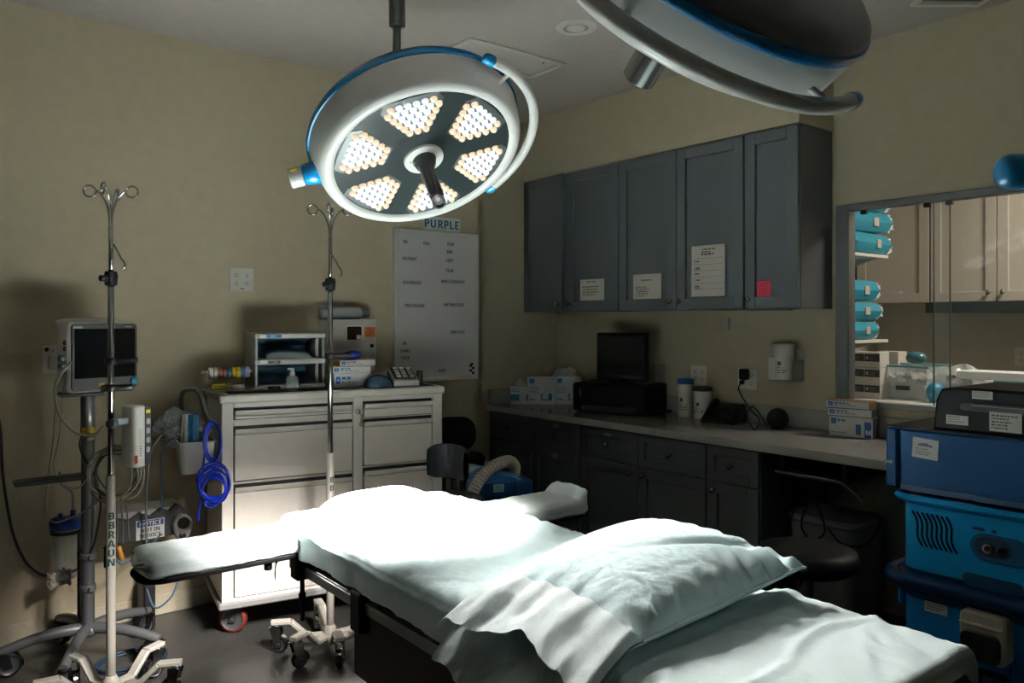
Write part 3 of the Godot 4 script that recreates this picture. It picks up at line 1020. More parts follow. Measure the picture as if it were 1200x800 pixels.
func build_base_cabinets() -> void:
	var m := slate()
	var km := M(C8(150, 148, 142), 0.25, 0.95)
	var fx := 3.156
	var units := [
		[-4.228, -3.345, 2, "dark grey two door base cabinet in the corner by the recess"],
		[-3.341, -2.442, 2, "dark grey two door base cabinet in the middle of the run"],
		[-2.438, -2.142, 1, "narrow dark grey base cabinet beside the knee space"]]
	for q in units:
		var z0: float = q[0]
		var z1: float = q[1]
		var w := z1 - z0
		var t := thing("base_cabinet", q[3], "cabinet", Vector3(fx, 0, (z0 + z1) / 2), -90.0, "base cabinets under the worktop")
		var b := MB.new()
		b.bb(Vector3(-w / 2, 0.1, -0.59), Vector3(w / 2, 0.804, -0.021), 0.001)
		b.bb(Vector3(-w / 2, 0.0, -0.59), Vector3(w / 2, 0.1, -0.08), 0.0)
		part(t, "body", b, m)
		var n: int = q[2]
		var cw := w / n
		for i in n:
			var cx := -w / 2 + cw * (i + 0.5)
			door_on(t, "drawer", Vector3(cx, 0.712, 0), cw - 0.006, 0.168, 0.042, Vector2(0, 0.0), m, km)
			var kx := (cw / 2 - 0.045) * (1.0 if i == 0 and n == 2 else -1.0)
			door_on(t, "door", Vector3(cx, 0.366, 0), cw - 0.006, 0.512, 0.058, Vector2(kx, 0.215), m, km)
	# little name strips
	var strip := printed("strip_print", C8(150, 152, 150), words(0.05, 0.2, 0.9, 2, 0.4, 0.25, C8(40, 44, 46), 3), 64, 16)
	for q in [[651.0, 499.0, 0.05, 0.014, "small pale name strip on the corner base cabinet drawer"], [712.0, 509.0, 0.05, 0.014, "small pale name strip on the middle base cabinet drawer"], [650.0, 534.0, 0.055, 0.03, "taller pale name strip on the corner base cabinet door"]]:
		var p := onx(q[0], q[1], fx - 0.001)
		var o := solo("name_strip", sheet_mb(q[2], q[3]), strip, q[4], "label", p, -90.0, "name strips on the base cabinets")
	# worktop with its upstand
	var st := grainy("worktop_stone", C8(168, 167, 161), 0.14, 0.22, 0.35, 0.12, 0.0)
	var t := thing("worktop", "long grey stone worktop with upstand along the right wall", "worktop", Vector3(3.45, 0.805, -2.4))
	var ti := inv(t)
	part(t, "slab", MB.new(ti).bb(Vector3(3.132, 0.805, RECESS_Z + 0.002), Vector3(WALL_X - 0.002, 0.845, -2.76), 0.003), st)
	part(t, "slab", MB.new(ti).bb(Vector3(3.132, 0.805, -2.758), Vector3(WALL_X - 0.002, 0.845, -0.7), 0.003), st)
	part(t, "upstand", MB.new(ti).bb(Vector3(3.745, 0.845, RECESS_Z + 0.002), Vector3(WALL_X - 0.002, 0.945, -0.7), 0.002), st)
	part(t, "upstand", MB.new(ti).bb(Vector3(3.15, 0.845, RECESS_Z + 0.002), Vector3(3.744, 0.945, RECESS_Z + 0.022), 0.002), st)
	part(t, "support_panel", MB.new(ti).bb(Vector3(3.16, 0.0, -0.74), Vector3(WALL_X - 0.002, 0.804, -0.72), 0.001), slate())
func build_wall_cabinets() -> void:
	var m := slate()
	var km := M(C8(150, 148, 142), 0.25, 0.95)
	var fx := 3.454
	var y0 := 1.466
	var y1 := 2.368
	var units := [
		[-4.23, -3.789, 1, "dark grey corner wall cabinet with its door slightly ajar"],
		[-3.785, -3.324, 1, "dark grey wall cabinet with a small printed note low on its door"],
		[-3.32, -2.434, 2, "wide dark grey two door wall cabinet with two printed sheets"],
		[-2.43, -2.122, 1, "dark grey end wall cabinet with a pink note on its door"]]
	for k in units.size():
		var q: Array = units[k]
		var w: float = q[1] - q[0]
		var t := thing("wall_cabinet", q[3], "cabinet", Vector3(fx, y0, (q[0] + q[1]) / 2), -90.0, "wall cabinets over the worktop")
		part(t, "body", MB.new().bb(Vector3(-w / 2, 0, -0.312), Vector3(w / 2, y1 - y0, -0.021), 0.001), m)
		var h := y1 - y0 - 0.008
		var n: int = q[2]
		var cw := w / n
		for i in n:
			var cx := -w / 2 + cw * (i + 0.5)
			var kx := (cw / 2 - 0.034) * (1.0 if (k == 0 or (n == 2 and i == 0)) else -1.0)
			var d := door_on(t, "door", Vector3(cx, h / 2 + 0.004, 0), cw - 0.006, h, 0.06, Vector2(kx, -h / 2 + 0.045), m, km)
			if k == 0:
				d.transform = Transform3D(Basis(Vector3.UP, deg_to_rad(-5.0)), Vector3(-w / 2 + 0.003, h / 2 + 0.004, -0.001)) * Transform3D(Basis.IDENTITY, Vector3(cw / 2 - 0.003, 0, 0))
		if k == 3:
			part(t, "light_rail", MB.new().bb(Vector3(-w / 2 + 0.02, -0.008, -0.05), Vector3(w / 2 - 0.06, 0.0, -0.02), 0.001), m)
	# sheets of paper stuck on the doors
	var ink := C8(52, 54, 54)
	var pap := C8(206, 200, 190)
	var rows1 := words(0.3, 0.1, 0.45, 1, 0.1, 0.05, ink, 5) + words(0.1, 0.33, 0.7, 4, 0.125, 0.05, ink, 6)
	var rows2 := words(0.3, 0.22, 0.45, 1, 0.1, 0.05, ink, 7) + words(0.12, 0.5, 0.5, 5, 0.09, 0.045, ink, 8)
	var rows3 := words(0.3, 0.07, 0.45, 2, 0.05, 0.025, ink, 9) + words(0.3, 0.155, 0.4, 1, 0.05, 0.04, ink, 19)
	for i in 6:
		rows3.append([0.08, 0.25 + i * 0.122, 0.86, 0.008, C8(130, 128, 124)])
		if i < 5:
			rows3.append([0.1 + 0.03 * (i % 2), 0.30 + i * 0.122, 0.14, 0.025, ink])
			if i == 1 or i == 4:
				rows3.append([0.1, 0.335 + i * 0.122, 0.16, 0.02, ink])
	for x in [0.08, 0.34, 0.94]:
		rows3.append([x, 0.25, 0.008, 0.61, C8(130, 128, 124)])
	paper("small printed note taped low on the narrow wall cabinet door", 680, 708, 327, 352, printed("note_a", pap, rows1), "printed_note")
	paper("small printed note on the left door of the wide wall cabinet", 742, 775, 321, 350, printed("note_b", pap, rows2), "printed_note")
	paper("tall printed form with a ruled table on the wide wall cabinet", 810.5, 849.5, 287, 347, printed("note_c", pap, rows3, 160, 256), "printed_form")
	var pk := C8(196, 44, 74)
	paper("small pink sticky note with handwriting on the end wall cabinet", 887, 903, 329, 347, printed("note_d", pk, words(0.2, 0.15, 0.7, 5, 0.16, 0.07, C8(90, 16, 34), 12), 64, 64), "sticky_note")
func paper(label: String, xa: float, xb: float, ya: float, yb: float, m: Material, nm: String) -> void:
	var x := 3.453
	var a := onx(xa, yb, x)
	var b := onx(xb, yb, x)
	var c := onx((xa + xb) / 2, ya, x)
	var d := onx((xa + xb) / 2, yb, x)
	solo(nm, sheet_mb(b.z - a.z, c.y - d.y), m, label, "paper", Vector3(x, (c.y + d.y) / 2, (a.z + b.z) / 2), -90.0)

# ---------- drawer cart ----------
func wheel_mb(r: float, w: float) -> MB:
	# axle along x, centred
	var b := MB.new(Transform3D(Basis(Vector3(0, 1, 0), Vector3(1, 0, 0), Vector3(0, 0, -1)), Vector3.ZERO))
	b.lathe([Vector2(r * 0.8, -w * 0.5), Vector2(r * 0.93, -w * 0.46), Vector2(r, -w * 0.28), Vector2(r, w * 0.28), Vector2(r * 0.93, w * 0.46), Vector2(r * 0.8, w * 0.5)], 28)
	return b
func hub_mb(r: float, w: float) -> MB:
	var b := MB.new(Transform3D(Basis(Vector3(0, 1, 0), Vector3(1, 0, 0), Vector3(0, 0, -1)), Vector3.ZERO))
	b.lathe([Vector2(0, -w * 0.56), Vector2(r * 0.2, -w * 0.56), Vector2(r * 0.24, -w * 0.36), Vector2(r * 0.66, -w * 0.3), Vector2(r * 0.8, -w * 0.48), Vector2(r * 0.82, 0), Vector2(r * 0.8, w * 0.48), Vector2(r * 0.66, w * 0.3), Vector2(r * 0.24, w * 0.36), Vector2(r * 0.2, w * 0.56), Vector2(0, w * 0.56)], 24)
	return b
# swivel caster under (p.x, p.y, p.z), wheel on the floor
func caster(parent: Node3D, p: Vector3, r: float, w: float, turn: float, tyre: Material, hub: Material, fork: Material, hooded := false) -> void:
	var b := MB.new()
	b.cyl(Vector3(0, p.y - 0.012, 0), Vector3(0, p.y, 0), 0.022, 16)
	var off := Vector3(0, 0, -r * 0.45)
	for s in [-1.0, 1.0]:
		b.use(Transform3D(Basis(Vector3(0, 0, 1), Vector3(0, 1, 0), Vector3(-1, 0, 0)), Vector3(s * (w * 0.5 + 0.004), 0, 0)))
		b.prism(PackedVector2Array([Vector2(off.z - 0.014, r - 0.012), Vector2(off.z + 0.014, r - 0.012), Vector2(0.024, p.y - 0.01), Vector2(-0.024, p.y - 0.01)]), 0.003)
	b.use(Transform3D.IDENTITY)
	b.cyl(Vector3(-w * 0.5 - 0.008, r, off.z), Vector3(w * 0.5 + 0.008, r, off.z), 0.006, 10)
	if hooded:
		b.use(Transform3D(Basis(Vector3(0, 1, 0), Vector3(1, 0, 0), Vector3(0, 0, -1)), Vector3(0, r, off.z)))
		b.lathe([Vector2(r * 1.08, -w * 0.5), Vector2(r * 1.1, 0.0), Vector2(r * 1.08, w * 0.5)], 16, -0.9, 1.9)
		b.use(Transform3D.IDENTITY)
	var f := part(parent, "caster", b, fork)
	f.position = Vector3(p.x, 0, p.z)
	f.rotation.y = deg_to_rad(turn)
	var wl := part(f, "wheel", wheel_mb(r, w), tyre)
	wl.position = Vector3(0, r, off.z)
	var hb := part(f, "wheel_hub", hub_mb(r, w), hub)
	hb.position = Vector3(0, r, off.z)
var cart: Node3D
func build_cart() -> void:
	var cm := grainy("cart_enamel", C8(226, 220, 210), 0.42, 0.03, 0.8, 0.03, 0.006)
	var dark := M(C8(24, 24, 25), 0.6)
	var t := thing("drawer_cart", "white enamelled two column drawer cart on red wheeled casters", "cart", Vector3(1.7026, 0, -3.6406), -10.0)
	cart = t
	var body := MB.new()
	body.bb(Vector3(-0.525, 0.165, -0.238), Vector3(0.525, 1.042, 0.222), 0.002)
	body.bb(Vector3(-0.525, 0.165, 0.222), Vector3(-0.477, 1.042, 0.24), 0.002)
	body.bb(Vector3(0.067, 0.165, 0.222), Vector3(0.113, 1.042, 0.24), 0.002)
	body.bb(Vector3(0.473, 0.165, 0.222), Vector3(0.525, 1.042, 0.24), 0.002)
	body.bb(Vector3(-0.477, 1.022, 0.222), Vector3(0.067, 1.042, 0.24), 0.001)
	body.bb(Vector3(0.113, 1.022, 0.222), Vector3(0.473, 1.042, 0.24), 0.001)
	body.bb(Vector3(-0.477, 0.165, 0.222), Vector3(0.473, 0.178, 0.24), 0.001)
	part(t, "body", body, cm)
	part(t, "top", MB.new().bb(Vector3(-0.535, 1.043, -0.24), Vector3(0.535, 1.078, 0.252), 0.006), cm)
	part(t, "bumper", MB.new().bb(Vector3(-0.54, 0.135, -0.245), Vector3(0.54, 0.166, 0.255), 0.006), M(C8(120, 120, 118), 0.5))
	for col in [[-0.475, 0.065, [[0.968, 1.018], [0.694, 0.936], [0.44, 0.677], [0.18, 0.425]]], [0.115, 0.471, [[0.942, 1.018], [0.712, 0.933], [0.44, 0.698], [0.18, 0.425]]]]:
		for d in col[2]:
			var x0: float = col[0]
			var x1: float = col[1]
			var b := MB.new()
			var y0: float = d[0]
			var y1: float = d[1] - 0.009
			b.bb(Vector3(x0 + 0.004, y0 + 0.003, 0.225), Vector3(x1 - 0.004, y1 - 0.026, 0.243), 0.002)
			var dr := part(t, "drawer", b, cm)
			# turned-out lip along the top of the front
			var lip := MB.new(Transform3D(Basis(Vector3(0, 0, 1), Vector3(0, 1, 0), Vector3(-1, 0, 0)), Vector3((x0 + x1) / 2, 0, 0)))
			lip.prism(PackedVector2Array([Vector2(0.226, y1 - 0.024), Vector2(0.243, y1 - 0.024), Vector2(0.256, y1 - 0.012), Vector2(0.258, y1), Vector2(0.246, y1)]), x1 - x0 - 0.01, 0.0)
			part(dr, "pull_lip", lip, cm)
			part(dr, "gap_shade", MB.new().bb(Vector3(x0 - 0.0015, y0 - 0.002, 0.2222), Vector3(x1 + 0.0015, y1 + 0.0115, 0.2232), 0.0), dark)  # dark sheet painted for the shade in the gaps round the drawer
	# lock with its keys
	var lk := part(t, "lock", MB.new(Transform3D(Basis(Vector3(1, 0, 0), Vector3(0, 0, 1), Vector3(0, -1, 0)), Vector3(0.09, 0.975, 0.24))).lathe([Vector2(0.013, 0), Vector2(0.013, 0.012), Vector2(0.01, 0.015), Vector2(0, 0.015)], 16), M(C8(190, 186, 170), 0.3, 0.9))
	var ky := MB.new()
	ky.bb(Vector3(0.087, 0.965, 0.254), Vector3(0.093, 0.985, 0.275), 0.001)
	ky.bb(Vector3(0.092, 0.925, 0.27), Vector3(0.104, 0.965, 0.273), 0.001)
	ky.cyl(Vector3(0.098, 0.918, 0.269), Vector3(0.098, 0.918, 0.274), 0.012, 12)
	part(lk, "key", ky, M(C8(150, 146, 130), 0.35, 0.9))
	# push handle on the side
	var hp := []
	for q in [[214, 505, 3.72], [213, 484, 3.72], [212, 466, 3.7], [217, 457, 3.68], [226, 456, 3.6], [233, 458, 3.54], [238, 470, 3.5], [242, 484, 3.47], [249, 494, 3.45], [258, 498, 3.45]]:
		hp.append(at(q[0], q[1], q[2]))
	part(t, "push_handle", MB.new(inv(t)).tube(curve(hp, 6), 0.011, 12), M(C8(120, 122, 122), 0.3, 0.8))
	var tyre := M(C8(92, 22, 18), 0.6)
	var grey := M(C8(60, 60, 60), 0.45, 0.4)
	for s in [[-0.44, 0.17, 60.0], [0.44, 0.17, 40.0], [-0.44, -0.17, 20.0], [0.44, -0.17, 80.0]]:
		caster(t, Vector3(s[0], 0.136, s[1]), 0.062, 0.034, s[2], tyre, M(C8(62, 62, 60), 0.5), grey)

# ---------- stands ----------
func iv_stand(label: String, p: Vector3, angles: Array, clamp_y: float) -> Node3D:
	var t := thing("drip_stand", label, "drip stand", p)
	var white := M(C8(158, 154, 145), 0.4)
	var chrome := M(C8(176, 178, 178), 0.16, 1.0)
	var blk := P(C8(11, 11, 12))
	part(t, "hub", MB.new().lathe([Vector2(0, 0.045), Vector2(0.028, 0.045), Vector2(0.03, 0.05), Vector2(0.026, 0.085), Vector2(0.018, 0.1), Vector2(0, 0.1)], 24), white)
	for a in angles:
		var b := MB.new(Transform3D(Basis(Vector3.UP, deg_to_rad(-a)), Vector3.ZERO))
		# flat leg that kinks upwards: a profile swept across its width
		var prof := [Vector2(0.0, 0.058), Vector2(0.095, 0.058), Vector2(0.165, 0.125), Vector2(0.245, 0.125)]
		for i in 3:
			var p0: Vector2 = prof[i]
			var p1: Vector2 = prof[i + 1]
			var nn := Vector2(-(p1 - p0).y, (p1 - p0).x).normalized() * 0.008
			var poly := PackedVector2Array([p0 - nn, p1 - nn, p1 + nn, p0 + nn])
			b.prism(poly, 0.038, 0.003)
		var leg := part(t, "leg", b, white)
		var e := Vector3(cos(deg_to_rad(a)), 0, sin(deg_to_rad(a))) * 0.225
		caster(t, Vector3(e.x, 0.118, e.z), 0.036, 0.022, -a + 70.0, blk, M(C8(60, 60, 62), 0.4), chrome, true)
	part(t, "lower_tube", MB.new().cyl(Vector3(0, 0.09, 0), Vector3(0, 0.838, 0), 0.0165, 20), white)
	part(t, "upper_tube", MB.new().cyl(Vector3(0, 0.83, 0), Vector3(0, 1.585, 0), 0.0115, 18), chrome)
	part(t, "collar", MB.new().lathe([Vector2(0.012, 1.535), Vector2(0.021, 1.54), Vector2(0.024, 1.575), Vector2(0.02, 1.59), Vector2(0.01, 1.59)], 20), blk)
	part(t, "collar_knob", MB.new().cyl(Vector3(-0.015, 1.563, 0.01), Vector3(-0.04, 1.563, 0.022), 0.012, 12), blk)
	part(t, "inner_tube", MB.new().cyl(Vector3(0, 1.58, 0), Vector3(0, 1.765, 0), 0.0085, 16), chrome)
	for k in 4:
		var a := 0.5 + k * PI / 2
		var d := Vector3(cos(a), 0, sin(a))
		var pts := [d * 0.005 + Vector3(0, 1.72, 0), d * 0.006 + Vector3(0, 1.8, 0), d * 0.022 + Vector3(0, 1.855, 0), d * 0.055 + Vector3(0, 1.895, 0)]
		var c := curve(pts, 6)
		for i in 15:
			var w := PI * 0.62 - i * TAU / 15.0
			c.append(d * (0.074 + cos(w) * 0.021) + Vector3(0, 1.885 + sin(w) * 0.021, 0) + d.cross(Vector3.UP) * i * 0.0006)
		part(t, "hook", MB.new().tube(c, 0.0036, 7), chrome)
	var hk := [Vector3(0.01, 1.69, 0), Vector3(0.02, 1.665, 0.012), Vector3(0.03, 1.64, 0.02), Vector3(0.04, 1.625, 0.022), Vector3(0.044, 1.61, 0.022), Vector3(0.036, 1.6, 0.02)]
	part(t, "side_hook", MB.new().tube(curve(hk, 5), 0.003, 6), chrome)
	var cl := MB.new()
	cl.cyl(Vector3(0, clamp_y - 0.012, 0), Vector3(0, clamp_y + 0.012, 0), 0.021, 16)
	cl.cyl(Vector3(0.012, clamp_y, 0.0), Vector3(0.085, clamp_y + 0.004, 0.03), 0.0105, 12)
	part(t, "clamp", cl, blk)
	return t
func build_stands() -> void:
	var a := iv_stand("tall drip stand with green lettering carrying a pump and coiled leads beside the monitor", Vector3(0.64, 0, -3.193), [26, -31, -113, 187, 80, 133], 1.258)
	var green := M(C8(20, 66, 58), 0.5)
	var toward := (Vector3(0, 0, 0) - Vector3(0.64, 0, -3.193)).normalized()
	var side := Vector3.UP.cross(toward).normalized()
	for i in 6:
		var up := Vector3.DOWN
		var p := toward * 0.0168 + Vector3(0, 0.69 - i * 0.034, 0) + side * 0.002
		lettering(a, "BBRAUN"[i], face(side, Vector3.UP, p), 0.026, green, true)
	var cl := MB.new()
	cl.cyl(Vector3(0, 1.148, 0), Vector3(0, 1.172, 0), 0.022, 16)
	cl.cyl(Vector3(-0.03, 1.158, -0.01), Vector3(0.07, 1.16, 0.028), 0.0125, 12)
	part(a, "clamp", cl, M(C8(20, 20, 22), 0.5))
	var b := iv_stand("drip stand on pale splayed legs standing between the table and the cart", Vector3(1.488, 0, -3.139), [207, 152, 106, 58, 4, -78], 1.256)
	lettering(b, "B", face(Vector3(-0.2, 0, -1).cross(Vector3.UP) * -1.0, Vector3.UP, Vector3(0.0, 0.725, 0.0167)), 0.024, green, true)
	lettering(b, "B", face(Vector3(1, 0, 0), Vector3.UP, Vector3(0.0, 0.69, 0.0167)), 0.024, green, true)
	# monitor stand
	var t := thing("monitor_stand", "dark grey rolling stand on five curved tube legs under the patient monitor", "stand", Vector3(0.6425, 0, -3.637))
	var gm := M(C8(104, 106, 108), 0.38, 0.5)
	var blk := P(C8(11, 11, 12))
	part(t, "pole", MB.new().cyl(Vector3(0, 0.12, 0), Vector3(0, 0.92, 0), 0.0255, 22), gm)
	part(t, "upper_pole", MB.new().cyl(Vector3(0, 0.915, 0), Vector3(0, 1.1, 0), 0.0275, 22), M(C8(150, 152, 152), 0.3, 0.8))
	part(t, "yellow_band", MB.new().lathe([Vector2(0.0279, 0.925), Vector2(0.0281, 0.926), Vector2(0.0281, 0.968), Vector2(0.0279, 0.969)], 22), M(C8(150, 128, 24), 0.5))
	part(t, "hub", MB.new().ball(Vector3(0, 0.13, 0), Vector3(0.045, 0.03, 0.045)), gm)
	for ang in [43, 115, 187, 259, 331]:
		var d := Vector3(cos(deg_to_rad(ang)), 0, sin(deg_to_rad(ang)))
		var pts := curve([Vector3(0, 0.135, 0), d * 0.09 + Vector3(0, 0.14, 0), d * 0.2 + Vector3(0, 0.128, 0), d * 0.31 + Vector3(0, 0.1, 0)], 5)
		var rad := []
		for i in pts.size():
			rad.append(lerpf(0.024, 0.019, float(i) / (pts.size() - 1)))
		part(t, "leg", MB.new().tube(pts, rad, 12), gm)
		caster(t, Vector3(d.x * 0.3, 0.1, d.z * 0.3), 0.048, 0.032, -ang + 100.0, blk, M(C8(48, 50, 52), 0.4), blk, true)
	for y in [0.435, 0.305]:
		var br := MB.new()
		br.cyl(Vector3(0, y - 0.013, 0), Vector3(0, y + 0.013, 0), 0.031, 20)
		br.box(Vector3(0.008, y, 0.034), Vector3(0.024, 0.022, 0.018), 0.003)
		part(t, "bracket", br, gm)
	var tray := MB.new()
	tray.box(Vector3(-0.03, 1.108, 0.0), Vector3(0.16, 0.014, 0.14), 0.004)
	part(t, "top_plate", tray, M(C8(34, 35, 37), 0.5))
	# side arm behind the pole
	part(t, "cross_arm", MB.new().bb(Vector3(-0.26, 0.755, -0.05), Vector3(0.0, 0.775, 0.03), 0.005), M(C8(40, 42, 44), 0.5))
	# ---- patient monitor ----
	var m := thing("patient_monitor", "white patient monitor with a blank black screen on the rolling stand", "monitor", Vector3(0.675, 1.115, -3.62), 15.5)
	var wh := M(C8(208, 202, 196), 0.45)
	var hs := MB.new(Transform3D(Basis.IDENTITY, Vector3(0, 0.145, 0.0)))
	hs.prism(rrect(0.28, 0.285, 0.022, 5), 0.1, 0.008)
	part(m, "housing", hs, wh)
	part(m, "bezel", MB.new(Transform3D(Basis.IDENTITY, Vector3(0.004, 0.145, 0.0535))).prism(rrect(0.266, 0.27, 0.016, 5), 0.01, 0.002), M(C8(9, 9, 10), 0.45), "black bezel")
	part(m, "screen", MB.new().box(Vector3(0.004, 0.16, 0.059), Vector3(0.245, 0.2, 0.001), 0.0), M(C8(8, 9, 10), 0.12))
	part(m, "knob", MB.new(Transform3D(Basis(Vector3(1, 0, 0), Vector3(0, 0, 1), Vector3(0, -1, 0)), Vector3(0.122, 0.04, 0.0585))).lathe([Vector2(0.016, 0), Vector2(0.016, 0.01), Vector2(0.012, 0.014), Vector2(0, 0.014)], 18), M(C8(26, 110, 132), 0.4), "blue turning knob")
	part(m, "button", MB.new().box(Vector3(-0.012, 0.03, 0.059), Vector3(0.024, 0.014, 0.002), 0.0005), M(C8(206, 180, 30), 0.5), "yellow button")
	part(m, "button", MB.new().box(Vector3(0.02, 0.03, 0.059), Vector3(0.02, 0.01, 0.002), 0.0005), M(C8(40, 42, 44), 0.5))
	part(m, "maker_strip", MB.new().box(Vector3(-0.105, 0.266, 0.059), Vector3(0.036, 0.007, 0.001), 0.0), M(C8(120, 120, 120), 0.5))
	part(m, "maker_strip", MB.new().box(Vector3(0.1, 0.268, 0.059), Vector3(0.03, 0.005, 0.001), 0.0), M(C8(120, 120, 120), 0.5))
	part(m, "carry_handle", MB.new().tube(curve([Vector3(-0.12, 0.262, -0.055), Vector3(-0.12, 0.285, -0.08), Vector3(-0.05, 0.292, -0.085), Vector3(0.08, 0.292, -0.085), Vector3(0.12, 0.285, -0.08), Vector3(0.12, 0.262, -0.055)], 5), 0.012, 10), wh)
	for q in [[0.205, 0.024], [0.18, 0.024]]:
		part(m, "socket", MB.new(Transform3D(Basis(Vector3(0, 1, 0), Vector3(-1, 0, 0), Vector3(0, 0, 1)), Vector3(-0.14, q[0], q[1]))).lathe([Vector2(0.009, 0), Vector2(0.009, 0.003), Vector2(0.005, 0.003), Vector2(0.005, -0.002), Vector2(0, -0.002)], 14), M(C8(30, 20, 20), 0.5))
	var plug := MB.new()
	plug.box(Vector3(-0.148, 0.142, 0.018), Vector3(0.022, 0.026, 0.036), 0.005)
	plug.box(Vector3(-0.148, 0.112, 0.018), Vector3(0.022, 0.02, 0.036), 0.005)
	part(m, "lead_plug", plug, M(C8(86, 100, 106), 0.4))

# ---------- blue machine stack at the right ----------
func build_blue_stack() -> void:
	var fx := 2.35
	var zc := -0.865
	var navy := P(C8(2, 58, 102))
	var mid := P(C8(0, 108, 170))
	var light := P(C8(8, 146, 210))
	var blk := P(C8(10, 11, 13))
	var flat := Basis(Vector3(1, 0, 0), Vector3(0, 0, -1), Vector3(0, 1, 0))
	var sticker := printed("sticker_print", C8(190, 190, 186), words(0.08, 0.18, 0.85, 3, 0.24, 0.11, C8(50, 54, 58), 21), 96, 48)
	# wheeled cabinet
	var t := thing("machine_cabinet", "tall blue plastic machine cabinet on casters, lowest of the blue stack", "machine", Vector3(fx, 0, zc), -90.0)
	part(t, "body", MB.new(Transform3D(flat, Vector3(0, 0.345, -0.22))).prism(rrect(0.5, 0.44, 0.06, 6), 0.53, 0.01), mid)
	part(t, "base_plate", MB.new(Transform3D(flat, Vector3(0, 0.068, -0.22))).prism(rrect(0.53, 0.47, 0.06, 6), 0.03, 0.006), blk)
	part(t, "panel_seam", MB.new().bb(Vector3(0.045, 0.09, -0.003), Vector3(0.048, 0.6, 0.001), 0.0), navy)
	for q in [[-0.2, -0.05], [0.2, -0.05], [-0.2, -0.39], [0.2, -0.39]]:
		caster(t, Vector3(q[0], 0.056, q[1]), 0.026, 0.02, 30.0, blk, blk, blk)
	var ring := []
	for p in rrect(0.57, 0.5, 0.08, 8):
		ring.append(Vector3(p.x, 0.655, -0.22 + p.y))
	part(t, "bumper_rail", MB.new().tube(ring, 0.021, 12, true), P(C8(4, 44, 86), 0.45), "dark blue bumper rail")
	part(t, "deck", MB.new(Transform3D(flat, Vector3(0, 0.64, -0.22))).prism(rrect(0.545, 0.475, 0.07, 6), 0.06, 0.006), navy)
	part(t, "side_latch", MB.new().bb(Vector3(-0.264, 0.56, -0.05), Vector3(-0.249, 0.61, -0.02), 0.006), light)
	part(t, "side_slot", MB.new().bb(Vector3(-0.252, 0.48, -0.11), Vector3(-0.2495, 0.6, -0.06), 0.001), blk)
	for y in [[695.0, 1], [712.5, 2]]:
		var p := onx(1097, y[0], fx - 0.001) - t.position
		var s := part(t, "info_label", sheet_mb(0.063, 0.03), sticker)
		s.position = Vector3(p.z, p.y, 0.002)
	var bx := onx(1156, 745, fx - 0.03) - t.position
	var sk := part(t, "socket_box", MB.new(Transform3D(Basis.IDENTITY, Vector3(bx.z, bx.y, 0.03))).prism(rrect(0.115, 0.13, 0.016, 4), 0.06, 0.006), M(C8(170, 162, 146), 0.5), "cream socket box")
	part(sk, "dark_cover", MB.new(Transform3D(Basis.IDENTITY, Vector3(bx.z - 0.004, bx.y - 0.022, 0.062))).prism(rrect(0.1, 0.08, 0.022, 5), 0.012, 0.004), M(C8(26, 24, 24), 0.4))
	part(sk, "lid_edge", MB.new().box(Vector3(bx.z - 0.002, bx.y + 0.034, 0.062), Vector3(0.108, 0.008, 0.012), 0.003), M(C8(186, 178, 160), 0.5))
	var dp := onx(1163, 795, fx) - t.position
	var dpl := part(t, "display_panel", MB.new().box(Vector3(dp.z, dp.y - 0.02, 0.0015), Vector3(0.07, 0.08, 0.006), 0.002), blk)
	part(dpl, "blank_display", MB.new().box(Vector3(dp.z, dp.y - 0.012, 0.005), Vector3(0.045, 0.03, 0.002), 0.0005), M(C8(60, 84, 96), 0.3))
	# light blue console
	var c := thing("pump_console", "bright blue console with wavy vent slots and a recessed socket panel", "machine", Vector3(fx + 0.01, 0.671, zc), -90.0)
	part(c, "body", MB.new(Transform3D(flat, Vector3(0, 0.105, -0.215))).prism(rrect(0.5, 0.43, 0.045, 6), 0.205, 0.008), light)
	part(c, "top_flange", MB.new(Transform3D(flat, Vector3(-0.005, 0.216, -0.215))).prism(rrect(0.55, 0.47, 0.06, 6), 0.022, 0.009), light)
	part(c, "foot_recess", MB.new(Transform3D(Basis.IDENTITY, Vector3(0.0, 0.018, 0.001))).prism(rrect(0.15, 0.036, 0.014, 4), 0.004, 0.001), M(C8(12, 72, 110), 0.5))
	for i in 8:
		var x0 := -0.215 + i * 0.0135
		var pts := []
		for k in 13:
			var s := k / 12.0
			pts.append(Vector3(x0 + s * 0.03 + 0.006 * sin(s * TAU), 0.178 - s * 0.098, 0.0))
		part(c, "vent_slot", MB.new().tube(pts, 0.0031, 6), blk)
	part(c, "socket_panel", MB.new(Transform3D(Basis.IDENTITY, Vector3(0.02, 0.115, 0.001))).prism(rrect(0.15, 0.075, 0.037, 8), 0.006, 0.002), M(C8(14, 84, 126), 0.45))
	part(c, "panel_well", MB.new(Transform3D(Basis.IDENTITY, Vector3(0.002, 0.117, 0.003))).prism(rrect(0.09, 0.052, 0.025, 8), 0.006, 0.001), M(C8(8, 48, 76), 0.5))
	for q in [[-0.008, M(C8(170, 172, 170), 0.3, 0.8), "steel_socket"], [0.026, M(C8(40, 20, 22), 0.4), "red_socket"]]:
		part(c, q[2], MB.new(Transform3D(Basis(Vector3(1, 0, 0), Vector3(0, 0, 1), Vector3(0, -1, 0)), Vector3(q[0], 0.115, 0.006))).lathe([Vector2(0.013, 0), Vector2(0.013, 0.008), Vector2(0.009, 0.01), Vector2(0.008, 0.004), Vector2(0, 0.004)], 16), q[1])
	part(c, "panel_mark", MB.new().box(Vector3(-0.035, 0.162, 0.0005), Vector3(0.03, 0.008, 0.001), 0.0), M(C8(12, 50, 76), 0.5))
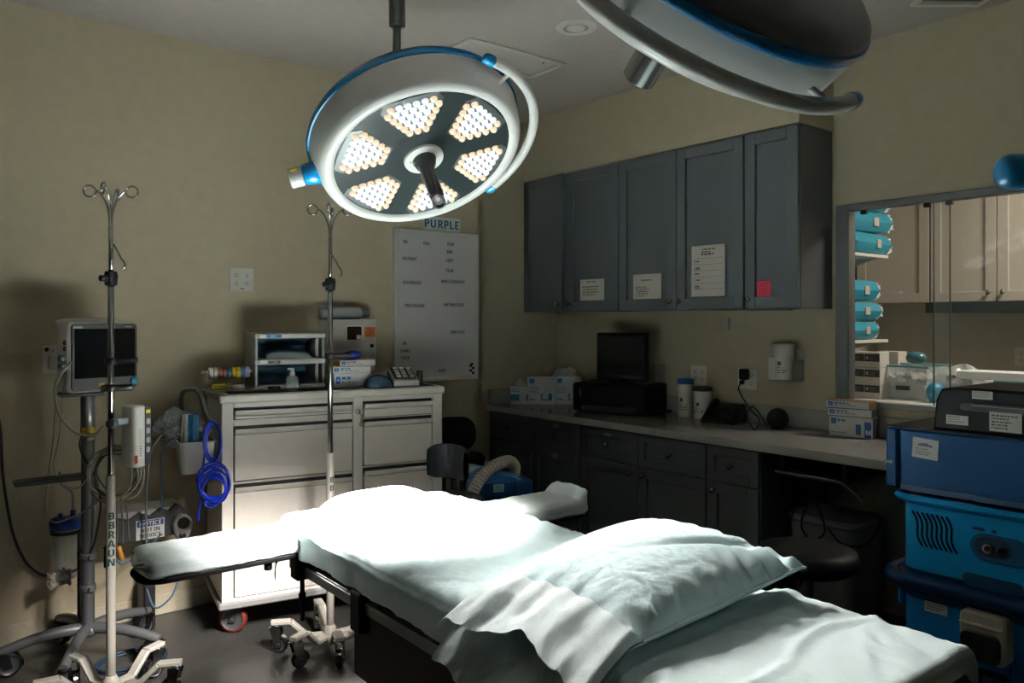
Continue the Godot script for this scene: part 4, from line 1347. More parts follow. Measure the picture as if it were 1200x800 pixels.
	part(c, "panel_mark", MB.new().box(Vector3(0.004, 0.162, 0.0005), Vector3(0.012, 0.008, 0.001), 0.0), M(C8(12, 50, 76), 0.5))
	for x in [-0.2, -0.08, -0.045]:
		var tp := part(c, "top_sticker", MB.new().box(Vector3(x, 0.2275, 0.0), Vector3(0.03, 0.001, 0.022), 0.0), M(C8(120, 150, 160), 0.5))
	# dark blue unit above
	var u := thing("power_unit", "flat fronted navy blue unit with a white card on its front", "machine", Vector3(fx - 0.005, 0.899, zc), -90.0)
	part(u, "body", MB.new().bb(Vector3(-0.245, 0.01, -0.43), Vector3(0.29, 0.19, 0.0), 0.006), navy)
	part(u, "side_cheek", MB.new().bb(Vector3(-0.285, 0.012, -0.43), Vector3(-0.2465, 0.192, 0.006), 0.008), navy)
	part(u, "cheek_grip", MB.new().bb(Vector3(-0.287, 0.085, -0.02), Vector3(-0.262, 0.094, 0.0072), 0.001), M(C8(140, 140, 136), 0.5))
	for i in 4:
		part(u, "cheek_slit", MB.new().box(Vector3(-0.278 + i * 0.005, 0.165, 0.006), Vector3(0.0018, 0.022, 0.001), 0.0), M(C8(6, 30, 56), 0.5))
	for x in [-0.2, 0.2]:
		part(u, "foot", MB.new().box(Vector3(x, 0.005, -0.05), Vector3(0.06, 0.012, 0.05), 0.002), blk)
		part(u, "foot", MB.new().box(Vector3(x, 0.005, -0.38), Vector3(0.06, 0.012, 0.05), 0.002), blk)
	part(u, "lower_trim", MB.new().bb(Vector3(-0.24, 0.012, 0.0), Vector3(0.285, 0.03, 0.004), 0.001), M(C8(10, 54, 92), 0.5))
	part(u, "top_edge", MB.new().bb(Vector3(-0.285, 0.19, -0.43), Vector3(0.29, 0.197, 0.002), 0.003), M(C8(18, 22, 28), 0.5))
	var cardp := onx(1084.5, 525.5, fx - 0.005) - u.position
	var rows := [[0.22, 0.3, 0.56, 0.1, C8(24, 50, 96)], [0.42, 0.22, 0.2, 0.08, C8(60, 90, 130)], [0.3, 0.25, 0.2, 0.05, C8(60, 90, 130)]] + words(0.15, 0.52, 0.7, 3, 0.13, 0.05, C8(50, 70, 110), 31)
	var card := part(u, "front_card", sheet_mb(0.072, 0.058), printed("card_print", C8(206, 204, 200), rows, 128, 96))
	card.position = Vector3(cardp.z, cardp.y, 0.002)
	card.rotation.z = -0.06
	# black case on top
	var k := thing("carry_case", "black hard case with a long grip slot lying on the blue unit", "case", Vector3(fx - 0.004, 1.0965, zc), -90.0)
	var prof := PackedVector2Array([Vector2(-0.155, 0.0), Vector2(-0.146, 0.085), Vector2(-0.132, 0.118), Vector2(-0.1, 0.124), Vector2(0.22, 0.124), Vector2(0.27, 0.1), Vector2(0.28, 0.0)])
	part(k, "shell", MB.new(Transform3D(Basis.IDENTITY, Vector3(0, 0, -0.16))).prism(prof, 0.31, 0.008), blk)
	part(k, "grip_slot", MB.new(Transform3D(Basis.IDENTITY, Vector3(0.04, 0.073, -0.003))).prism(rrect(0.24, 0.026, 0.012, 5), 0.006, 0.002), M(C8(8, 8, 9), 0.5))
	part(k, "grip_bar", MB.new().box(Vector3(0.05, 0.078, 0.0), Vector3(0.2, 0.003, 0.003), 0.001), M(C8(130, 130, 128), 0.4, 0.4))
	for q in [[1151.0, 463.0, 0.052, 0.022, 41], [1121.5, 492.0, 0.058, 0.026, 42], [1178.0, 495.0, 0.078, 0.052, 43]]:
		var p := onx(q[0], q[1], fx - 0.005) - k.position
		var s := part(k, "info_label", sheet_mb(q[2], q[3]), printed("case_print%d" % q[4], C8(196, 194, 188), words(0.08, 0.15, 0.85, 5 if q[3] > 0.04 else 3, 0.16 if q[3] > 0.04 else 0.26, 0.08, C8(44, 46, 48), q[4]), 96, 64))
		s.position = Vector3(p.z, p.y, 0.0005)

# ---------- seats and the warming unit ----------
func build_chairs() -> void:
	var blk := P(C8(11, 11, 12))
	var grey := P(C8(44, 48, 52))
	var steel := M(C8(150, 152, 152), 0.25, 0.9)
	swivel_chair("black swivel chair with an oval back beside the cart", at(533, 540, 4.5), 0.575, true, blk, steel)
	swivel_chair("grey swivel stool with a curved wrap round back behind the table", at(520, 560, 3.28), 0.6, false, grey, steel)
	# round stool in the knee space
	var p := at(946, 650, 2.85)
	var t := thing("round_stool", "round black stool pushed into the knee space under the worktop", "stool", Vector3(p.x, 0, p.z))
	part(t, "seat", MB.new().lathe([Vector2(0, 0.51), Vector2(0.15, 0.51), Vector2(0.172, 0.525), Vector2(0.178, 0.55), Vector2(0.168, 0.578), Vector2(0.13, 0.59), Vector2(0, 0.592)], 40), blk)
	part(t, "column", MB.new().cyl(Vector3(0, 0.06, 0), Vector3(0, 0.512, 0), 0.022, 18), M(C8(44, 44, 46), 0.4))
	part(t, "height_lever", MB.new().cyl(Vector3(0, 0.5, 0), Vector3(-0.13, 0.49, 0.05), 0.006, 8), blk)
	for i in 5:
		star_leg(t, TAU * i / 5.0 + 0.3, 0.25, blk, blk)
	# forced air warming unit on its own small stand
	var w := at(583, 570, 3.75)
	var ws := thing("equipment_stand", "small black rolling stand under the blue warming unit", "stand", Vector3(w.x, 0, w.z))
	part(ws, "column", MB.new().cyl(Vector3(0, 0.05, 0), Vector3(0, 0.555, 0), 0.02, 16), blk)
	part(ws, "shelf", MB.new().box(Vector3(0, 0.563, 0), Vector3(0.32, 0.018, 0.28), 0.004), blk)
	for i in 5:
		star_leg(ws, TAU * i / 5.0, 0.22, blk, blk)
	var u := thing("warming_unit", "blue air warming unit with a ribbed cream hose behind the arm board", "warming unit", Vector3(w.x, 0.573, w.z), -20.0)
	var blue := M(C8(20, 86, 136), 0.45)
	var prof := PackedVector2Array([Vector2(-0.13, 0), Vector2(0.13, 0), Vector2(0.125, 0.07), Vector2(0.05, 0.115), Vector2(-0.04, 0.13), Vector2(-0.125, 0.09)])
	part(u, "body", MB.new().prism(prof, 0.22, 0.012), blue)
	part(u, "side_panel", MB.new(Transform3D(Basis.IDENTITY, Vector3(0.0, 0.05, 0.111))).prism(rrect(0.2, 0.07, 0.015, 4), 0.006, 0.002), M(C8(12, 62, 108), 0.4))
	var sl := part(u, "info_label", sheet_mb(0.05, 0.036), printed("warm_print", C8(150, 170, 178), words(0.1, 0.15, 0.8, 3, 0.26, 0.12, C8(40, 50, 60), 51), 64, 48))
	sl.position = Vector3(-0.03, 0.06, 0.1146)
	var ctrl := part(u, "control_box", MB.new().box(Vector3(0.09, 0.045, 0.04), Vector3(0.1, 0.088, 0.16), 0.012), M(C8(10, 50, 96), 0.4))
	var hp := curve([Vector3(-0.165, -0.11, 0.1), Vector3(-0.165, 0.0, 0.11), Vector3(-0.13, 0.09, 0.11), Vector3(-0.05, 0.15, 0.08), Vector3(0.04, 0.165, 0.03), Vector3(0.085, 0.13, 0.0), Vector3(0.08, 0.08, 0.0)], 26)
	var rad := []
	for i in hp.size():
		rad.append(0.0275 + 0.0032 * sin(i * PI / 2.0))
	part(u, "ribbed_hose", MB.new().tube(hp, rad, 14), M(C8(170, 164, 150), 0.6), "cream ribbed hose")
	# folded cover on the seat of the black chair's neighbour: a small grey blue pad on the stand behind
	var pb := at(549, 552, 4.08)
	var pad := MB.new()
	pad.grid(16, 12, func(a: float, b: float) -> Vector3:
		var e := pow(maxf(0.0, 1.0 - pow(absf(a * 2 - 1), 6.0)), 0.5) * pow(maxf(0.0, 1.0 - pow(absf(b * 2 - 1), 6.0)), 0.5)
		return Vector3((a - 0.5) * 0.2, e * 0.03 + 0.004 * sin(a * 11.0), (b - 0.5) * 0.16))
	pad.box(Vector3(0, 0.004, 0), Vector3(0.196, 0.008, 0.156), 0.003)
	var stl := thing("side_table", "small dark side table carrying a folded blue grey cloth", "table", Vector3(pb.x, 0, pb.z))
	part(stl, "table_top", MB.new().box(Vector3(0, 0.61, 0), Vector3(0.24, 0.02, 0.2), 0.004), blk)
	for q in [[-0.1, -0.08], [0.1, -0.08], [-0.1, 0.08], [0.1, 0.08]]:
		part(stl, "leg", MB.new().cyl(Vector3(q[0], 0, q[1]), Vector3(q[0], 0.602, q[1]), 0.01, 10), blk)
	solo("folded_cloth", pad, cloth("grey_blue_cloth", C8(150, 176, 184)), "folded blue grey cloth on the small dark side table", "cloth", Vector3(pb.x, 0.62, pb.z))
func star_leg(t: Node3D, a: float, r: float, m: Material, wm: Material) -> void:
	var d := Vector3(cos(a), 0, sin(a))
	part(t, "leg", MB.new().tube([Vector3(0, 0.085, 0) + d * 0.01, d * r * 0.5 + Vector3(0, 0.078, 0), d * r + Vector3(0, 0.062, 0)], [0.02, 0.017, 0.013], 8), m)
	caster(t, Vector3(d.x * r, 0.062, d.z * r), 0.024, 0.018, rad_to_deg(-a) + 90.0, wm, wm, wm)
func swivel_chair(label: String, p: Vector3, sy: float, oval: bool, m: Material, steel: Material) -> void:
	var t := thing("swivel_chair", label, "chair", Vector3(p.x, 0, p.z))
	part(t, "seat", MB.new().lathe([Vector2(0, sy), Vector2(0.15, sy), Vector2(0.172, sy + 0.015), Vector2(0.176, sy + 0.045), Vector2(0.16, sy + 0.066), Vector2(0, sy + 0.07)], 36), m)
	part(t, "column", MB.new().cyl(Vector3(0, 0.07, 0), Vector3(0, sy + 0.004, 0), 0.024, 16), steel)
	for i in 5:
		star_leg(t, TAU * i / 5.0 + 0.9, 0.25, m, M(C8(22, 22, 24), 0.5))
	var cam_dir := Vector3(-p.x, 0, -p.z).normalized()
	var side := Vector3.UP.cross(cam_dir).normalized()
	if oval:
		var bk := MB.new(Transform3D(Basis(side, Vector3.UP, cam_dir), cam_dir * -0.13 + Vector3(0, sy + 0.165, 0)))
		bk.prism(rrect(0.25, 0.2, 0.085, 8), 0.05, 0.016)
		part(t, "backrest", bk, m)
		part(t, "back_post", MB.new().bb(Vector3(-0.02, -0.012, -0.006), Vector3(0.02, 0.012, 0.006), 0.002).tube([cam_dir * -0.1 + Vector3(0, sy + 0.02, 0), cam_dir * -0.17 + Vector3(0, sy + 0.05, 0), cam_dir * -0.165 + Vector3(0, sy + 0.17, 0)], 0.012, 8), m)
	else:
		var b := MB.new()
		for face_r in [0.155, 0.185]:
			b.grid(28, 6, func(u: float, v: float) -> Vector3:
				var a := lerpf(-1.15, 1.15, u) + atan2(-0.35, -0.94)
				var rr: float = face_r + 0.006 * sin(v * PI) * (1.0 if face_r > 0.17 else -1.0)
				var hy := (v - 0.5) * 0.145 * (1.0 - 0.25 * pow(absf(u * 2 - 1), 4.0))
				return (side * -sin(a) * 0.55 + cam_dir * cos(a)) * rr + Vector3(0, sy + 0.195 + hy, 0))
		for e in [0.0, 1.0]:
			b.grid(28, 1, func(u: float, v: float) -> Vector3:
				var a := lerpf(-1.15, 1.15, u) + atan2(-0.35, -0.94)
				var hy: float = (e - 0.5) * 0.145 * (1.0 - 0.25 * pow(absf(u * 2 - 1), 4.0))
				return (side * -sin(a) * 0.55 + cam_dir * cos(a)) * lerpf(0.155, 0.185, v) + Vector3(0, sy + 0.195 + hy, 0))
		part(t, "backrest", b, m)
		part(t, "back_post", MB.new().tube([side * 0.03 + Vector3(0, sy - 0.01, 0) - cam_dir * 0.12, side * 0.07 - cam_dir * 0.165 + Vector3(0, sy + 0.04, 0), side * 0.07 - cam_dir * 0.16 + Vector3(0, sy + 0.17, 0)], 0.012, 10), M(C8(30, 31, 33), 0.5))

# ---------- things on the walls ----------
func outlet(label: String, p: Vector3, turn: float, w: float, h: float, cols: int, rows: int) -> Node3D:
	var t := thing("wall_outlet", label, "outlet", p, turn)
	part(t, "cover_plate", MB.new().box(Vector3(0, 0, 0.003), Vector3(w, h, 0.006), 0.002), M(C8(214, 210, 200), 0.4))
	var dk := M(C8(44, 42, 40), 0.5)
	for i in cols:
		for j in rows:
			var c := Vector3((i - (cols - 1) * 0.5) * w * 0.42, (j - (rows - 1) * 0.5) * h * 0.36, 0.0)
			var rc := part(t, "receptacle", MB.new(Transform3D(Basis.IDENTITY, c + Vector3(0, 0, 0.0066))).prism(rrect(0.03, 0.027, 0.012, 5), 0.002, 0.0005), M(C8(204, 200, 190), 0.4))
			for q in [[-0.006, 0.004, 0.002, 0.008], [0.006, 0.004, 0.002, 0.007], [0.0, -0.007, 0.005, 0.005]]:
				part(rc, "slot", MB.new().box(c + Vector3(q[0], q[1], 0.0077), Vector3(q[2], q[3], 0.0006), 0.0), dk)
	return t
func build_wall_things() -> void:
	var o1 := outlet("white four gang outlet plate with a blue mark on the beige wall", Vector3(1.406, 1.618, WALL_Z), 0.0, 0.125, 0.117, 2, 2)
	part(o1, "blue_mark", MB.new().box(Vector3(0.004, -0.047, 0.0063), Vector3(0.022, 0.005, 0.001), 0.0), M(C8(20, 90, 120), 0.5))
	# gas outlet with a plug by the monitor
	var g := thing("wall_plug_plate", "white wall plate with two round sockets and a fitted plug beside the monitor", "outlet", Vector3(0.567, 1.235, WALL_Z))
	part(g, "cover_plate", MB.new().box(Vector3(0, 0, 0.003), Vector3(0.084, 0.122, 0.006), 0.002), M(C8(206, 202, 194), 0.4))
	for q in [[-0.024, M(C8(24, 22, 22), 0.5)], [0.026, M(C8(60, 24, 24), 0.5)]]:
		part(g, "socket", MB.new(Transform3D(Basis(Vector3(1, 0, 0), Vector3(0, 0, 1), Vector3(0, -1, 0)), Vector3(q[0], 0.045, 0.006))).lathe([Vector2(0.009, 0), Vector2(0.009, 0.002), Vector2(0.0, 0.002)], 16), q[1])
	part(g, "screw", MB.new().cyl(Vector3(0.001, 0.04, 0.006), Vector3(0.001, 0.04, 0.008), 0.003, 10), M(C8(70, 70, 70), 0.4, 0.6))
	part(g, "plug", MB.new(Transform3D(Basis.IDENTITY, Vector3(-0.004, -0.012, 0.018))).prism(rrect(0.034, 0.06, 0.012, 5), 0.024, 0.005), M(C8(190, 188, 182), 0.4))
	# whiteboard
	var wb := thing("whiteboard", "tall framed white board with printed word strips on the back wall", "whiteboard", Vector3(2.588, 1.494, WALL_Z))
	var fr := M(C8(212, 210, 206), 0.4, 0.1)
	var b := MB.new()
	for s in [-1.0, 1.0]:
		b.box(Vector3(s * 0.289, 0, 0.012), Vector3(0.026, 0.904, 0.024), 0.005)
		b.box(Vector3(0, s * 0.439, 0.012), Vector3(0.552, 0.026, 0.024), 0.005)
	part(wb, "frame", b, fr)
	part(wb, "board", MB.new().box(Vector3(0, 0, 0.006), Vector3(0.566, 0.866, 0.01), 0.0), M(C8(214, 212, 212), 0.28))
	var ink := M(C8(42, 44, 46), 0.6)
	var sm := M(C8(204, 203, 202), 0.5)
	for q in [["IN", 475, 283, 0.034], ["Out:", 500, 285, 0.045], ["DOB", 528, 286, 0.05], ["BMI", 527, 295, 0.045], ["LIDO", 527, 305, 0.05], ["FILM", 527, 317, 0.05], ["PATIENT", 480, 303, 0.1], ["ALLERGIES:", 483, 331, 0.14], ["ANES.CONSENT:", 531, 330, 0.17], ["PROCEDURE", 486, 358, 0.155], ["ANTIBIOTICS:", 532, 357, 0.15], ["TIME OUT", 536, 389, 0.11], ["IN", 474, 402, 0.034], ["START", 475, 411, 0.075], ["STOP", 475, 419, 0.06], ["FLIP", 518, 434, 0.05]]:
		var p := onz(q[1], q[2], WALL_Z + 0.012) - wb.position
		var s := part(wb, "word_strip", MB.new().box(Vector3(p.x, p.y, 0.0115), Vector3(q[3], 0.034, 0.001), 0.0), sm)
		lettering(s, q[0], face(Vector3(1, 0, 0), Vector3.UP, Vector3(p.x, p.y, 0.0125)), 0.0165, ink, true)
	var cl := onz(553, 432, WALL_Z + 0.012) - wb.position
	var cb := MB.new()
	for q in [[-0.009, 0.02], [0.009, 0.005], [-0.009, -0.01], [0.009, -0.025], [0.0, 0.03]]:
		cb.box(Vector3(cl.x + q[0], cl.y + q[1], 0.0118), Vector3(0.018, 0.015, 0.0016), 0.0)
	part(wb, "check_marker", cb, M(C8(20, 20, 22), 0.5))
	# room sign
	var sg := thing("room_sign", "white sign reading PURPLE in blue letters above the whiteboard", "sign", Vector3(2.625, 1.992, WALL_Z))
	part(sg, "plate", MB.new().box(Vector3(0, 0, 0.002), Vector3(0.27, 0.084, 0.004), 0.001), M(C8(206, 206, 200), 0.5))
	lettering(sg, "PURPLE", face(Vector3(1, 0, 0), Vector3.UP, Vector3(0, -0.001, 0.0045)), 0.05, M(C8(8, 74, 108), 0.5), true)
	# right wall
	var xw := WALL_X
	outlet("white outlet plate behind the black monitor on the right wall", Vector3(xw, 1.08, -3.268), -90.0, 0.075, 0.118, 1, 2)
	outlet("white four gang outlet plate above the wipe tubs", Vector3(xw, 1.083, -2.965), -90.0, 0.119, 0.115, 2, 2)
	var o5 := outlet("white outlet plate holding a black plug in charger", Vector3(xw, 1.08, -2.628), -90.0, 0.128, 0.117, 2, 2)
	part(o5, "charger", MB.new(Transform3D(Basis.IDENTITY, Vector3(-0.004, 0.028, 0.03))).prism(rrect(0.045, 0.062, 0.012, 4), 0.046, 0.006), M(C8(18, 18, 20), 0.45), "black plug-in charger")
	part(o5, "plug", MB.new().box(Vector3(-0.028, -0.02, 0.018), Vector3(0.022, 0.022, 0.026), 0.005), M(C8(18, 18, 20), 0.45))
	var sw := solo("wall_sensor", MB.new(Transform3D(Basis.IDENTITY, Vector3(0, 0, 0.009))).prism(rrect(0.042, 0.066, 0.006, 4), 0.018, 0.003), M(C8(176, 174, 166), 0.45), "small pale box on the wall just below the wall cabinets", "sensor", Vector3(xw, 1.388, -2.767), -90.0)
	# wipes tub in its wall holder
	var dh := thing("wipe_holder", "clear wall bracket holding a tub of wipes beside the window", "holder", Vector3(xw, 1.09, -2.36), -90.0)
	var hb := MB.new()
	hb.box(Vector3(0, 0.08, 0.003), Vector3(0.16, 0.17, 0.005), 0.002)
	hb.box(Vector3(0, 0.004, 0.055), Vector3(0.14, 0.006, 0.105), 0.002)
	hb.box(Vector3(0.078, 0.06, 0.055), Vector3(0.004, 0.1, 0.1), 0.001)
	part(dh, "bracket", hb, M(C8(150, 152, 148), 0.35))
	tub("white tub of wipes sitting in the wall holder", Vector3(xw - 0.064, 1.098, -2.363), 0.056, 0.19, M(C8(196, 192, 184), 0.4), true)
func tub(label: String, p: Vector3, r: float, h: float, lid: Material, tag_strip: bool, label_col := C8(34, 36, 60)) -> Node3D:
	var t := thing("wipe_tub", label, "tub", p, -90.0)
	part(t, "tub_body", MB.new().lathe([Vector2(0, 0), Vector2(r * 0.94, 0), Vector2(r, 0.006), Vector2(r, h * 0.84), Vector2(r * 0.96, h * 0.86), Vector2(0, h * 0.86)], 32), M(C8(206, 204, 196), 0.4))
	part(t, "lid", MB.new().lathe([Vector2(0, h * 0.85), Vector2(r * 1.04, h * 0.85), Vector2(r * 1.05, h * 0.96), Vector2(r * 0.98, h * 0.985), Vector2(r * 0.4, h), Vector2(0, h)], 32), lid)
	# wrap of print: ring sectors standing a hair proud
	var wrapm := printed("tub_print", C8(200, 198, 190), words(0.04, 0.06, 0.4, 1, 0.1, 0.1, C8(20, 22, 26), 61) + [[0.1, 0.3, 0.09, 0.2, C8(70, 70, 72)], [0.3, 0.3, 0.09, 0.2, C8(70, 70, 72)], [0.5, 0.3, 0.09, 0.2, C8(70, 70, 72)]] + words(0.1, 0.6, 0.8, 3, 0.12, 0.05, C8(90, 90, 94), 62), 128, 96)
	var wr := MB.new()
	wr.grid(20, 1, func(u: float, v: float) -> Vector3:
		var a := lerpf(-0.4, PI + 0.4, 1.0 - u)
		return Vector3(cos(a) * r * 1.006, h * lerpf(0.66, 0.12, v), sin(a) * r * 1.006))
	part(t, "printed_wrap", wr, wrapm)
	var cl := MB.new()
	cl.grid(8, 1, func(u: float, v: float) -> Vector3:
		var a := lerpf(PI - 0.6, PI + 0.2, u)
		return Vector3(cos(a) * r * 1.01, h * lerpf(0.45, 0.3, v), sin(a) * r * 1.01))
	part(t, "colour_patch", cl, M(label_col, 0.4))
	if tag_strip:
		part(t, "hang_tag", MB.new().box(Vector3(-r * 0.55, h * 0.3, r * 1.02), Vector3(0.044, h * 0.62, 0.002), 0.0005), M(C8(200, 198, 190), 0.5))
	return t

# ---------- a carton with print on its front ----------
func carton(nm: String, label: String, p: Vector3, turn: float, s: Vector3, front: Material, side: Material, group := "") -> Node3D:
	var t := thing(nm, label, "box", p, turn, group)
	part(t, "carton_body", MB.new().box(Vector3(0, s.y / 2, -s.z / 2), s, 0.0015), side)
	var f := part(t, "printed_front", sheet_mb(s.x - 0.003, s.y - 0.003), front)
	f.position = Vector3(0, s.y / 2, 0.0008)
	return t
func glove_print(key: String, seed_n: int) -> StandardMaterial3D:
	var bl := C8(20, 92, 168)
	return printed(key, C8(212, 212, 208), [[0.05, 0.22, 0.11, 0.55, bl], [0.085, 0.42, 0.04, 0.16, C8(230, 230, 230)]] + words(0.2, 0.24, 0.34, 1, 0.2, 0.22, C8(40, 110, 170), seed_n) + words(0.2, 0.62, 0.6, 1, 0.2, 0.12, C8(110, 116, 120), seed_n + 1), 192, 48)

func cart_top(lx: float, lz: float, y := 1.078) -> Vector3:
	return cart.transform * Vector3(lx, y, lz)
func build_cart_things() -> void:
	var blk := M(C8(16, 16, 18), 0.7)
	var ct := 1.0782
	# mats
	solo("black_mat", MB.new().box(Vector3(0, 0.0015, 0), Vector3(0.62, 0.003, 0.4), 0.0008), blk, "thin black mat on the cart top under the two tier unit", "mat", cart_top(-0.18, 0.0, ct), -10.0)
	solo("grey_mat", MB.new().box(Vector3(0, 0.0015, 0), Vector3(0.34, 0.003, 0.36), 0.0008), M(C8(54, 56, 58), 0.6), "thin dark grey mat on the cart top under the glove cartons", "mat", cart_top(0.33, 0.01, ct), -10.0)
	var yb := ct + 0.0032
	# two tier warming cabinet
	var pc := ony(340, 456, yb)
	var t := thing("fluid_warmer", "grey two tier fluid warmer with open bays and blue displays on the cart", "fluid warmer", cart_top(-0.185, -0.02, yb), -10.0)
	var wm := M(C8(206, 202, 196), 0.4)
	var gm := M(C8(140, 140, 138), 0.45)
	var liner := M(C8(60, 96, 116), 0.35)
	var W := 0.335
	var D := 0.2
	part(t, "shell", MB.new().bb(Vector3(-W / 2, 0.0, -D), Vector3(-W / 2 + 0.012, 0.268, 0.085), 0.003).bb(Vector3(W / 2 - 0.012, 0.0, -D), Vector3(W / 2, 0.268, 0.06), 0.003).bb(Vector3(-W / 2 + 0.012, 0.0, -D), Vector3(W / 2 - 0.012, 0.268, -D + 0.01), 0.0).bb(Vector3(-W / 2 + 0.012, 0.258, -D + 0.01), Vector3(W / 2 - 0.012, 0.268, 0.07), 0.0), gm)
	for tier in 2:
		var y0 := 0.02 + tier * 0.122
		var lb := MB.new()
		# half round bay
		lb.grid(14, 1, func(u: float, v: float) -> Vector3:
			var a := lerpf(-PI / 2, PI / 2, u)
			return Vector3(lerpf(-W / 2 + 0.014, W / 2 - 0.045, v), y0 + 0.054 + sin(a) * 0.047, 0.06 - cos(a) * 0.2))
		var bay := part(t, "bay_liner", lb, liner)
		var cw := MB.new()
		cw.grid(12, 1, func(u: float, v: float) -> Vector3:
			var a := lerpf(-PI / 2, PI / 2, u)
			return Vector3(lerpf(W / 2 - 0.045, W / 2 - 0.03, v), y0 + 0.054 + sin(a) * 0.047, 0.075 - cos(a) * 0.02))
		part(t, "bay_end", cw, gm)
		part(t, "bay_side", MB.new().bb(Vector3(W / 2 - 0.044, y0 + 0.005, -0.14), Vector3(W / 2 - 0.03, y0 + 0.102, 0.055), 0.0), M(C8(96, 100, 102), 0.5))
	for q in [[0.0, 0.02, 0], [0.118, 0.142, 1], [0.242, 0.264, 2]]:
		var l := MB.new(Transform3D(Basis(Vector3(1, 0, 0), Vector3(0, 0, -1), Vector3(0, 1, 0)), Vector3(0, (q[0] + q[1]) / 2, 0)))
		l.prism(PackedVector2Array([Vector2(-W / 2, 0.0), Vector2(-W / 2, -0.09), Vector2(-W / 2 + 0.018, -0.108), Vector2(-0.02, -0.108), Vector2(0.0, -0.096), Vector2(W / 2 - 0.01, -0.09), Vector2(W / 2, -0.08), Vector2(W / 2, 0.0)]), q[1] - q[0], 0.004)
		var lip := part(t, "tier_lip", l, wm)
		var w := 0.072 if q[2] == 2 else 0.06
		var dp := part(lip, "display", MB.new(Transform3D(Basis.IDENTITY, Vector3(-0.085, (q[0] + q[1]) / 2, 0.109))).prism(rrect(w, 0.014, 0.0068, 5), 0.003, 0.0008), M(C8(20, 96, 150) if q[2] == 2 else C8(14, 40, 66), 0.3), "blue display")
		part(lip, "display_mark", MB.new().box(Vector3(-0.09 if q[2] == 2 else -0.078, (q[0] + q[1]) / 2, 0.1108), Vector3(0.022 if q[2] == 2 else 0.018, 0.005, 0.001), 0.0), M(C8(120, 180, 200) if q[2] == 2 else C8(170, 90, 70), 0.5))
	var bag := MB.new()
	bag.grid(30, 14, func(u: float, v: float) -> Vector3:
		var e := pow(maxf(0.0, 1.0 - pow(absf(u * 2 - 1), 4.0)), 0.4) * sin(PI * v)
		return Vector3((u - 0.5) * 0.23, e * 0.03 + 0.008 * crease(u * 1.2, v, 4.0) * e, (v - 0.5) * 0.1))
	solo("fluid_bag", bag, M(C8(120, 128, 130), 0.25), "crumpled clear fluid bag lying in the upper bay of the fluid warmer", "bag", t.transform * Vector3(-0.005, 0.144, 0.035), -10.0)
	# spray bottle in front
	var sb := thing("pump_bottle", "small clear pump bottle standing before the fluid warmer", "bottle", cart_top(-0.205, 0.175, yb), 0.0)
	part(sb, "bottle_body", MB.new().lathe([Vector2(0, 0), Vector2(0.026, 0), Vector2(0.028, 0.004), Vector2(0.028, 0.055), Vector2(0.022, 0.066), Vector2(0.011, 0.07), Vector2(0, 0.07)], 24), clear("clear_bottle", Color(0.8, 0.88, 0.88), 0.25))
	part(sb, "pump_head", MB.new().cyl(Vector3(0, 0.069, 0), Vector3(0, 0.088, 0), 0.0115, 16).cyl(Vector3(0, 0.086, 0), Vector3(0, 0.105, 0), 0.0085, 12).box(Vector3(-0.01, 0.102, 0.006), Vector3(0.03, 0.008, 0.01), 0.002), M(C8(196, 196, 192), 0.4))
	# tape rack with rolls
	var tr := thing("tape_rack", "clear plastic rack on a grey tray holding coloured tape rolls", "rack", cart_top(-0.445, -0.03, yb), -10.0)
	var cp := clear("rack_plastic", Color(0.75, 0.8, 0.8), 0.2)
	part(tr, "tray", MB.new().box(Vector3(0, 0.004, 0.02), Vector3(0.25, 0.008, 0.2), 0.002), M(C8(150, 150, 146), 0.5))
	for s in [-0.118, 0.1]:
		part(tr, "side_plate", MB.new(Transform3D(Basis(Vector3(0, 0, 1), Vector3(0, 1, 0), Vector3(-1, 0, 0)), Vector3(s, 0.0, 0))).prism(PackedVector2Array([Vector2(0.09, 0.009), Vector2(-0.05, 0.009), Vector2(-0.03, 0.095), Vector2(0.01, 0.1)]), 0.003), cp)
	part(tr, "rod", MB.new().cyl(Vector3(-0.13, 0.085, -0.005), Vector3(0.115, 0.085, -0.005), 0.006, 12), M(C8(180, 184, 184), 0.3))
	var cols := [[C8(190, 186, 176), "off white"], [C8(206, 204, 198), "white"], [C8(150, 76, 48), "rust brown"], [C8(96, 60, 52), "dark brown"], [C8(28, 96, 116), "teal"], [C8(196, 160, 20), "yellow"], [C8(214, 186, 30), "bright yellow"], [C8(24, 104, 160), "blue"], [C8(160, 140, 176), "lilac"]]
	for i in cols.size():
		var lx := -0.09 + i * 0.0205
		var rb := MB.new(Transform3D(Basis(Vector3(0, 1, 0), Vector3(1, 0, 0), Vector3(0, 0, -1)), Vector3.ZERO)).lathe([Vector2(0.0115, -0.0085), Vector2(0.026, -0.0085), Vector2(0.0265, 0.0), Vector2(0.026, 0.0085), Vector2(0.0115, 0.0085), Vector2(0.0115, -0.0085)], 24)
		solo("tape_roll", rb, M(cols[i][0], 0.5), "%s tape roll threaded on the rack's rod" % cols[i][1], "tape roll", tr.transform * Vector3(lx, 0.08, -0.005), -10.0, "tape rolls on the rack")
	solo("yellow_box", MB.new().box(Vector3(0, 0.013, 0), Vector3(0.058, 0.026, 0.04), 0.003), M(C8(186, 158, 24), 0.5), "small yellow box lying on the grey rack tray", "box", tr.transform * Vector3(-0.065, 0.0082, 0.085), -10.0)
	solo("white_tape", MB.new().lathe([Vector2(0.0, 0.0), Vector2(0.024, 0), Vector2(0.027, 0.003), Vector2(0.027, 0.016), Vector2(0.024, 0.019), Vector2(0.01, 0.019), Vector2(0.01, 0.014), Vector2(0, 0.014)], 24), M(C8(206, 202, 194), 0.5), "flat white tape reel lying on the grey rack tray", "tape roll", tr.transform * Vector3(0.02, 0.0082, 0.085), -10.0)
